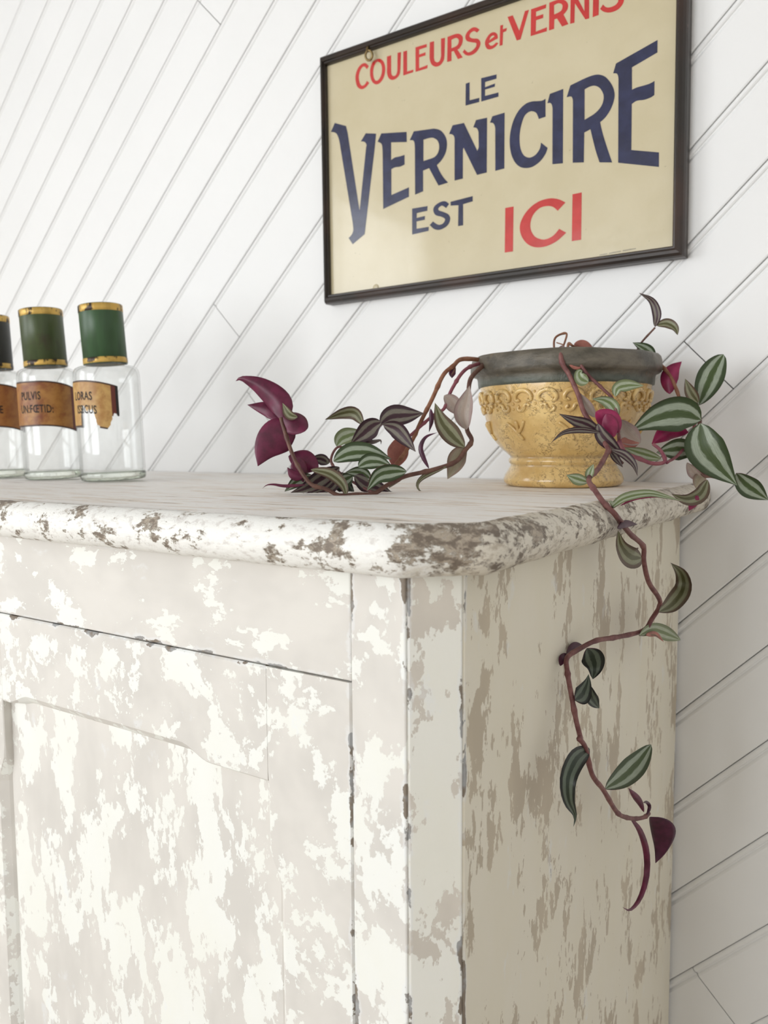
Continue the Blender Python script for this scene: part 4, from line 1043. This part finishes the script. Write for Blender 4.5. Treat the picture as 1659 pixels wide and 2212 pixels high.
Lf('P', 'olive', 'purple', 'u', 0.745, 88, [(845, 545), (795, 475), (720, 475), (614, 515)], 30, 0.3, 0.01, 0.4)
Lf('P', 'pale', 'purple', 'u', 0.745, 100, [(683, 675), (715, 630), (775, 605), (840, 585)], 15, 0.35, 0.0, 0.45)
Lf('P', 'dusky', 'purple', 'u', 0.738, 125, [(950, 530), (900, 550), (840, 600), (765, 662)], 15, 0.3, 0.0, 0.40)
Lf('P', 'dusky', 'purple', 'u', 0.745, 135, [(945, 545), (1010, 500), (1110, 490), (1205, 478)], 20, 0.25, 0.01, 0.40)
Lf('P', 'dusky', 'purple', 'u', 0.735, 105, [(962, 545), (1040, 570), (1105, 640), (1156, 708)], -20, 0.3, -0.005, 0.4)
Lf('P', 'dusky', 'purple', 'u', 0.742, 30, [(820, 650), (900, 650), (945, 640), (948, 664)], 20, 0.3)
Lf('P', 'brown', 'rose', 'd', 0.758, 130, [(1060, 620), (1055, 690), (1040, 760), (1030, 805)], 10, 0.2, 0.0, 0.5, 0.7)
Lf('P', 'green', 'purple', 'u', 0.728, 130, [(665, 765), (760, 720), (880, 715), (1012, 752)], 25, 0.3, 0.0, 0.4)
Lf('P', 'green', 'purple', 'u', 0.722, 90, [(890, 870), (820, 830), (735, 830)], 20, 0.3)
Lf('P', 'green', 'purple', 'u', 0.718, 100, [(812, 800), (870, 770), (940, 770), (1020, 800)], 15, 0.3)
Lf('P', 'green', 'magenta', 'u', 0.708, 110, [(1100, 825), (1020, 825), (930, 850), (862, 942)], 18, 0.35, -0.004, 0.42)
Lf('P', 'dusky', 'purple', 'u', 0.722, 115, [(790, 850), (860, 900), (940, 930), (1018, 955)], 15, 0.25)
Lf('P', 'dark', 'purple', 'u', 0.73, 110, [(700, 850), (720, 900), (790, 950)], 10, 0.25)
Lf('P', 'beige', 'rose', 'u', 0.722, 60, [(1070, 835), (1030, 870), (995, 925)], 10, 0.25)
Lf('P', 'olive', 'purple', 'u', 0.726, 34, [(1340, 795), (1250, 830), (1185, 870), (1165, 915), (1198, 962)], 10, 0.3)
Lf('P', 'dusky', 'deep', 'd', 0.724, 30, [(1235, 808), (1200, 740), (1185, 680), (1215, 620), (1285, 592)], 10, 0.3)
Lf('P', 'olive', 'rose', 'u', 0.733, 120, [(1448, 680), (1380, 620), (1310, 530), (1270, 415)], -12, 0.3, -0.004, 0.40)
Lf('P', 'faded', 'rose', 'u', 0.742, 112, [(1460, 575), (1440, 480), (1460, 390), (1478, 312)], 8, 0.3, 0.0, 0.42)
Lf('P', 'faded', 'rose', 'u', 0.762, 95, [(1325, 372), (1370, 410), (1420, 490)], 0, 0.25, 0.0, 0.5, 0.5)
Lf('P', 'beige', 'rose', 'u', 0.737, 112, [(1455, 680), (1410, 730), (1380, 800), (1345, 872)], 10, 0.25, 0.0, 0.42)
Lf('P', 'brown', 'deep', 'd', 0.775, 42, [(1390, 195), (1375, 230), (1372, 268)], 0, 0.3, 0.0, 0.6)
Lf('P', 'brown', 'deep', 'd', 0.757, 30, [(1245, 450), (1250, 520), (1235, 592)], 0, 0.3)
Lf('P', 'pale', 'rose', 'u', 0.745, 26, [(640, 775), (628, 750), (622, 738)], 0, 0.3)
# top of the pot and right-hand shoots
Lf('Q', 'dusky', 'purple', 'u', 0.80, 48, [(1080, 205), (1092, 140), (1065, 70), (998, 30)], 20, 0.3, 0.0, 0.35)
Lf('Q', 'olive', 'purple', 'u', 0.80, 52, [(1085, 195), (1140, 188), (1180, 210), (1196, 246)], 20, 0.35, -0.01, 0.45, 0.4)
Lf('Q', 'green', 'purple', 'u', 0.795, 62, [(1080, 365), (1030, 320), (965, 284)], -15, 0.35)
Lf('Q', 'dusky', 'magenta', 'd', 0.785, 90, [(1155, 548), (1150, 470), (1175, 420), (1217, 382)], 10, 0.3, 0.0, 0.5)
Lf('Q', 'green', 'purple', 'u', 0.765, 135, [(1305, 605), (1345, 510), (1385, 420), (1430, 345)], 5, 0.25, 0.01, 0.52, 0.9)
Lf('Q', 'olive', 'purple', 'u', 0.76, 62, [(1302, 592), (1265, 540), (1234, 470)], 15, 0.35)
Lf('Q', 'green', 'magenta', 'u', 0.735, 180, [(1315, 680), (1220, 650), (1090, 670), (953, 738)], 5, 0.22, -0.012, 0.36)
Lf('Q', 'green', 'magenta', 'd', 0.745, 90, [(1250, 745), (1150, 745), (1062, 805)], 15, 0.35, 0.0, 0.5)
Lf('Q', 'green', 'magenta', 'u', 0.728, 195, [(1312, 700), (1330, 810), (1400, 910), (1502, 1018)], -6, 0.22, -0.006, 0.36)
Lf('Q', 'green', 'magenta', 'u', 0.728, 110, [(1495, 955), (1545, 1010), (1600, 1050), (1662, 1092)], -8, 0.25, 0.004, 0.45)
Lf('Q', 'green', 'magenta', 'u', 0.742, 115, [(1288, 850), (1220, 830), (1150, 835), (1085, 850)], 12, 0.25, 0.0, 0.45)
Lf('Q', 'pale', 'magenta', 'u', 0.715, 62, [(1110, 880), (1020, 855), (918, 822)], 15, 0.3, 0.0, 0.5)
Lf('Q', 'faded', 'rose', 'u', 0.738, 62, [(1330, 978), (1290, 960), (1265, 930), (1243, 900)], 25, 0.3, 0.0, 0.5, 0.5)
Lf('Q', 'beige', 'rose', 'u', 0.738, 70, [(1325, 960), (1300, 1000), (1290, 1035)], 10, 0.3)
Lf('Q', 'olive', 'purple', 'u', 0.70, 80, [(1348, 990), (1310, 1060), (1240, 1085), (1165, 1062)], 15, 0.45, -0.02, 0.45)
Lf('Q', 'olive', 'magenta', 'd', 0.69, 50, [(1300, 1070), (1275, 1110), (1253, 1148)], 10, 0.35)
Lf('Q', 'pale', 'magenta', 'u', 0.598, 50, [(842, 1145), (920, 1085), (1040, 1060), (1130, 1075), (1222, 1100)], 22, 0.4, 0.012, 0.30)
Lf('Q', 'dusky', 'magenta', 'd', 0.602, 18, [(900, 1122), (980, 1085), (1080, 1072), (1180, 1090)], 0, 0.3, 0.01, 0.5)
Lf('Q', 'pale', 'magenta', 'u', 0.636, 62, [(738, 1000), (690, 985), (625, 963)], 15, 0.4, 0.0, 0.5)
Lf('Q', 'pale', 'rose', 'u', 0.638, 45, [(738, 1000), (745, 960), (765, 908)], 15, 0.4, 0.0, 0.5)
Lf('Q', 'dusky', 'purple', 'u', 0.700, 66, [(800, 745), (735, 705), (660, 680), (587, 650)], 18, 0.35, -0.01, 0.4)
Lf('Q', 'dusky', 'purple', 'u', 0.695, 34, [(800, 745), (700, 730), (610, 745), (548, 797)], 20, 0.5, -0.015, 0.4)
Lf('Q', 'dusky', 'purple', 'u', 0.695, 78, [(785, 700), (810, 760), (860, 810), (920, 862)], -15, 0.35, 0.0, 0.42)
Lf('Q', 'dusky', 'purple', 'u', 0.688, 46, [(855, 835), (920, 860), (970, 910), (990, 968)], 18, 0.4, -0.008, 0.4)
Lf('Q', 'dusky', 'purple', 'u', 0.69, 40, [(850, 840), (880, 880), (915, 925)], 10, 0.4)
Lf('Q', 'dusky', 'magenta', 'd', 0.705, 110, [(895, 745), (850, 690), (775, 640)], 5, 0.3, 0.0, 0.5, 0.9)
Lf('Q', 'dusky', 'magenta', 'd', 0.702, 80, [(830, 650), (850, 710), (870, 770)], 5, 0.3, 0.0, 0.5, 0.8)
Lf('Q', 'faded', 'rose', 'u', 0.722, 105, [(895, 680), (930, 740), (975, 780), (1005, 800)], 0, 0.25, 0.0, 0.55, 0.9)
Lf('Q', 'brown', 'rose', 'd', 0.722, 70, [(895, 790), (940, 800), (1000, 800)], 0, 0.25, 0.0, 0.5, 0.5)
Lf('Q', 'pale', 'purple', 'u', 0.722, 68, [(888, 672), (865, 610), (820, 580), (757, 573)], 15, 0.35, 0.0, 0.4)
Lf('Q', 'faded', 'rose', 'u', 0.728, 52, [(775, 668), (735, 610), (690, 540)], 10, 0.3, 0.0, 0.45)
Lf('Q', 'pale', 'purple', 'u', 0.722, 66, [(876, 562), (890, 520), (945, 505), (1022, 506)], 15, 0.35, 0.0, 0.4)
Lf('Q', 'pale', 'rose', 'u', 0.729, 66, [(738, 488), (700, 470), (690, 440), (706, 428)], 0, 0.35, 0.0, 0.4, 0.8)
Lf('Q', 'brown', 'rose', 'd', 0.80, 62, [(665, 292), (705, 300), (740, 320), (762, 345)], 5, 0.25, 0.0, 0.45, 0.7)
Lf('Q', 'brown', 'rose', 'd', 0.738, 24, [(615, 350), (630, 380), (625, 400)], 0, 0.3)
Lf('Q', 'brown', 'rose', 'd', 0.733, 18, [(640, 400), (680, 415), (720, 402)], 0, 0.3)
# down the side of the cabinet
Lf('S', 'dusky', 'deep', 'd', ('X', 0.037), 55, [(600, 200), (660, 165), (740, 172)], 15, 0.35, 0.0, 0.45)
Lf('S', 'olive', 'purple', 'u', ('X', 0.037), 150, [(765, 408), (690, 400), (625, 320), (603, 215)], -8, 0.35, 0.0, 0.42, 0.3)
Lf('S', 'olive', 'purple', 'u', ('X', 0.040), 138, [(890, 790), (985, 735), (1065, 620), (1050, 520), (975, 443)], 10, 0.30, 0.0, 0.45)
Lf('S', 'pale', 'purple', 'u', ('X', 0.033), 115, [(752, 955), (850, 915), (950, 945), (1042, 985)], 8, 0.3, 0.0, 0.5, 0.4)
Lf('S', 'olive', 'rose', 'd', ('X', 0.036), 40, [(800, 950), (870, 945), (925, 1000)], 10, 0.3)
Lf('S', 'dark', 'purple', 'u', ('X', 0.019), 165, [(385, 1045), (420, 1100), (440, 1180), (425, 1262)], -5, 0.2, 0.0, 0.45, 0.5)
Lf('S', 'dark', 'purple', 'u', ('X', 0.021), 130, [(300, 1410), (350, 1370), (385, 1290), (396, 1226)], -5, 0.2, 0.0, 0.35)
Lf('S', 'dark', 'purple', 'u', ('X', 0.019), 90, [(395, 1300), (410, 1380), (440, 1430), (470, 1466)], 10, 0.3, 0.0, 0.4)
Lf('S', 'dark', 'deep', 'd', ('X', 0.004), 60, [(352, 1025), (290, 1035), (240, 1082)], 0, 0.2, 0.0, 0.45, 0.6)
Lf('S', 'dark', 'deep', 'd', ('X', 0.004), 66, [(262, 1090), (215, 1120), (196, 1168)], 0, 0.2, 0.0, 0.5, 0.8)
Lf('T', 'dark', 'purple', 'u', ('X', 0.028), 125, [(400, 220), (310, 290), (250, 430), (255, 580), (300, 690), (290, 768)], 10, 0.3, 0.0, 0.32)
Lf('T', 'green', 'purple', 'u', ('X', 0.033), 175, [(515, 502), (640, 420), (750, 310), (835, 190)], 5, 0.22, 0.0, 0.55, 0.8)
Lf('T', 'dusky', 'purple', 'd', ('X', 0.034), 48, [(785, 665), (750, 590), (675, 495)], 10, 0.3, 0.0, 0.45)
Lf('T', 'dark', 'deep', 'd', ('X', 0.035), 26, [(805, 690), (825, 630), (805, 597), (778, 600)], 0, 0.3)
Lf('T', 'dusky', 'purple', 'd', ('X', 0.034), 48, [(690, 705), (760, 800), (805, 950), (805, 1120), (760, 1270), (690, 1355), (634, 1335)], 10, 0.4, 0.0, 0.40)
Lf('T', 'dusky', 'deep', 'd', ('X', 0.037), 172, [(826, 702), (850, 800), (868, 920), (866, 1026)], 0, 0.2, 0.0, 0.42, 0.1, asym=-0.82)
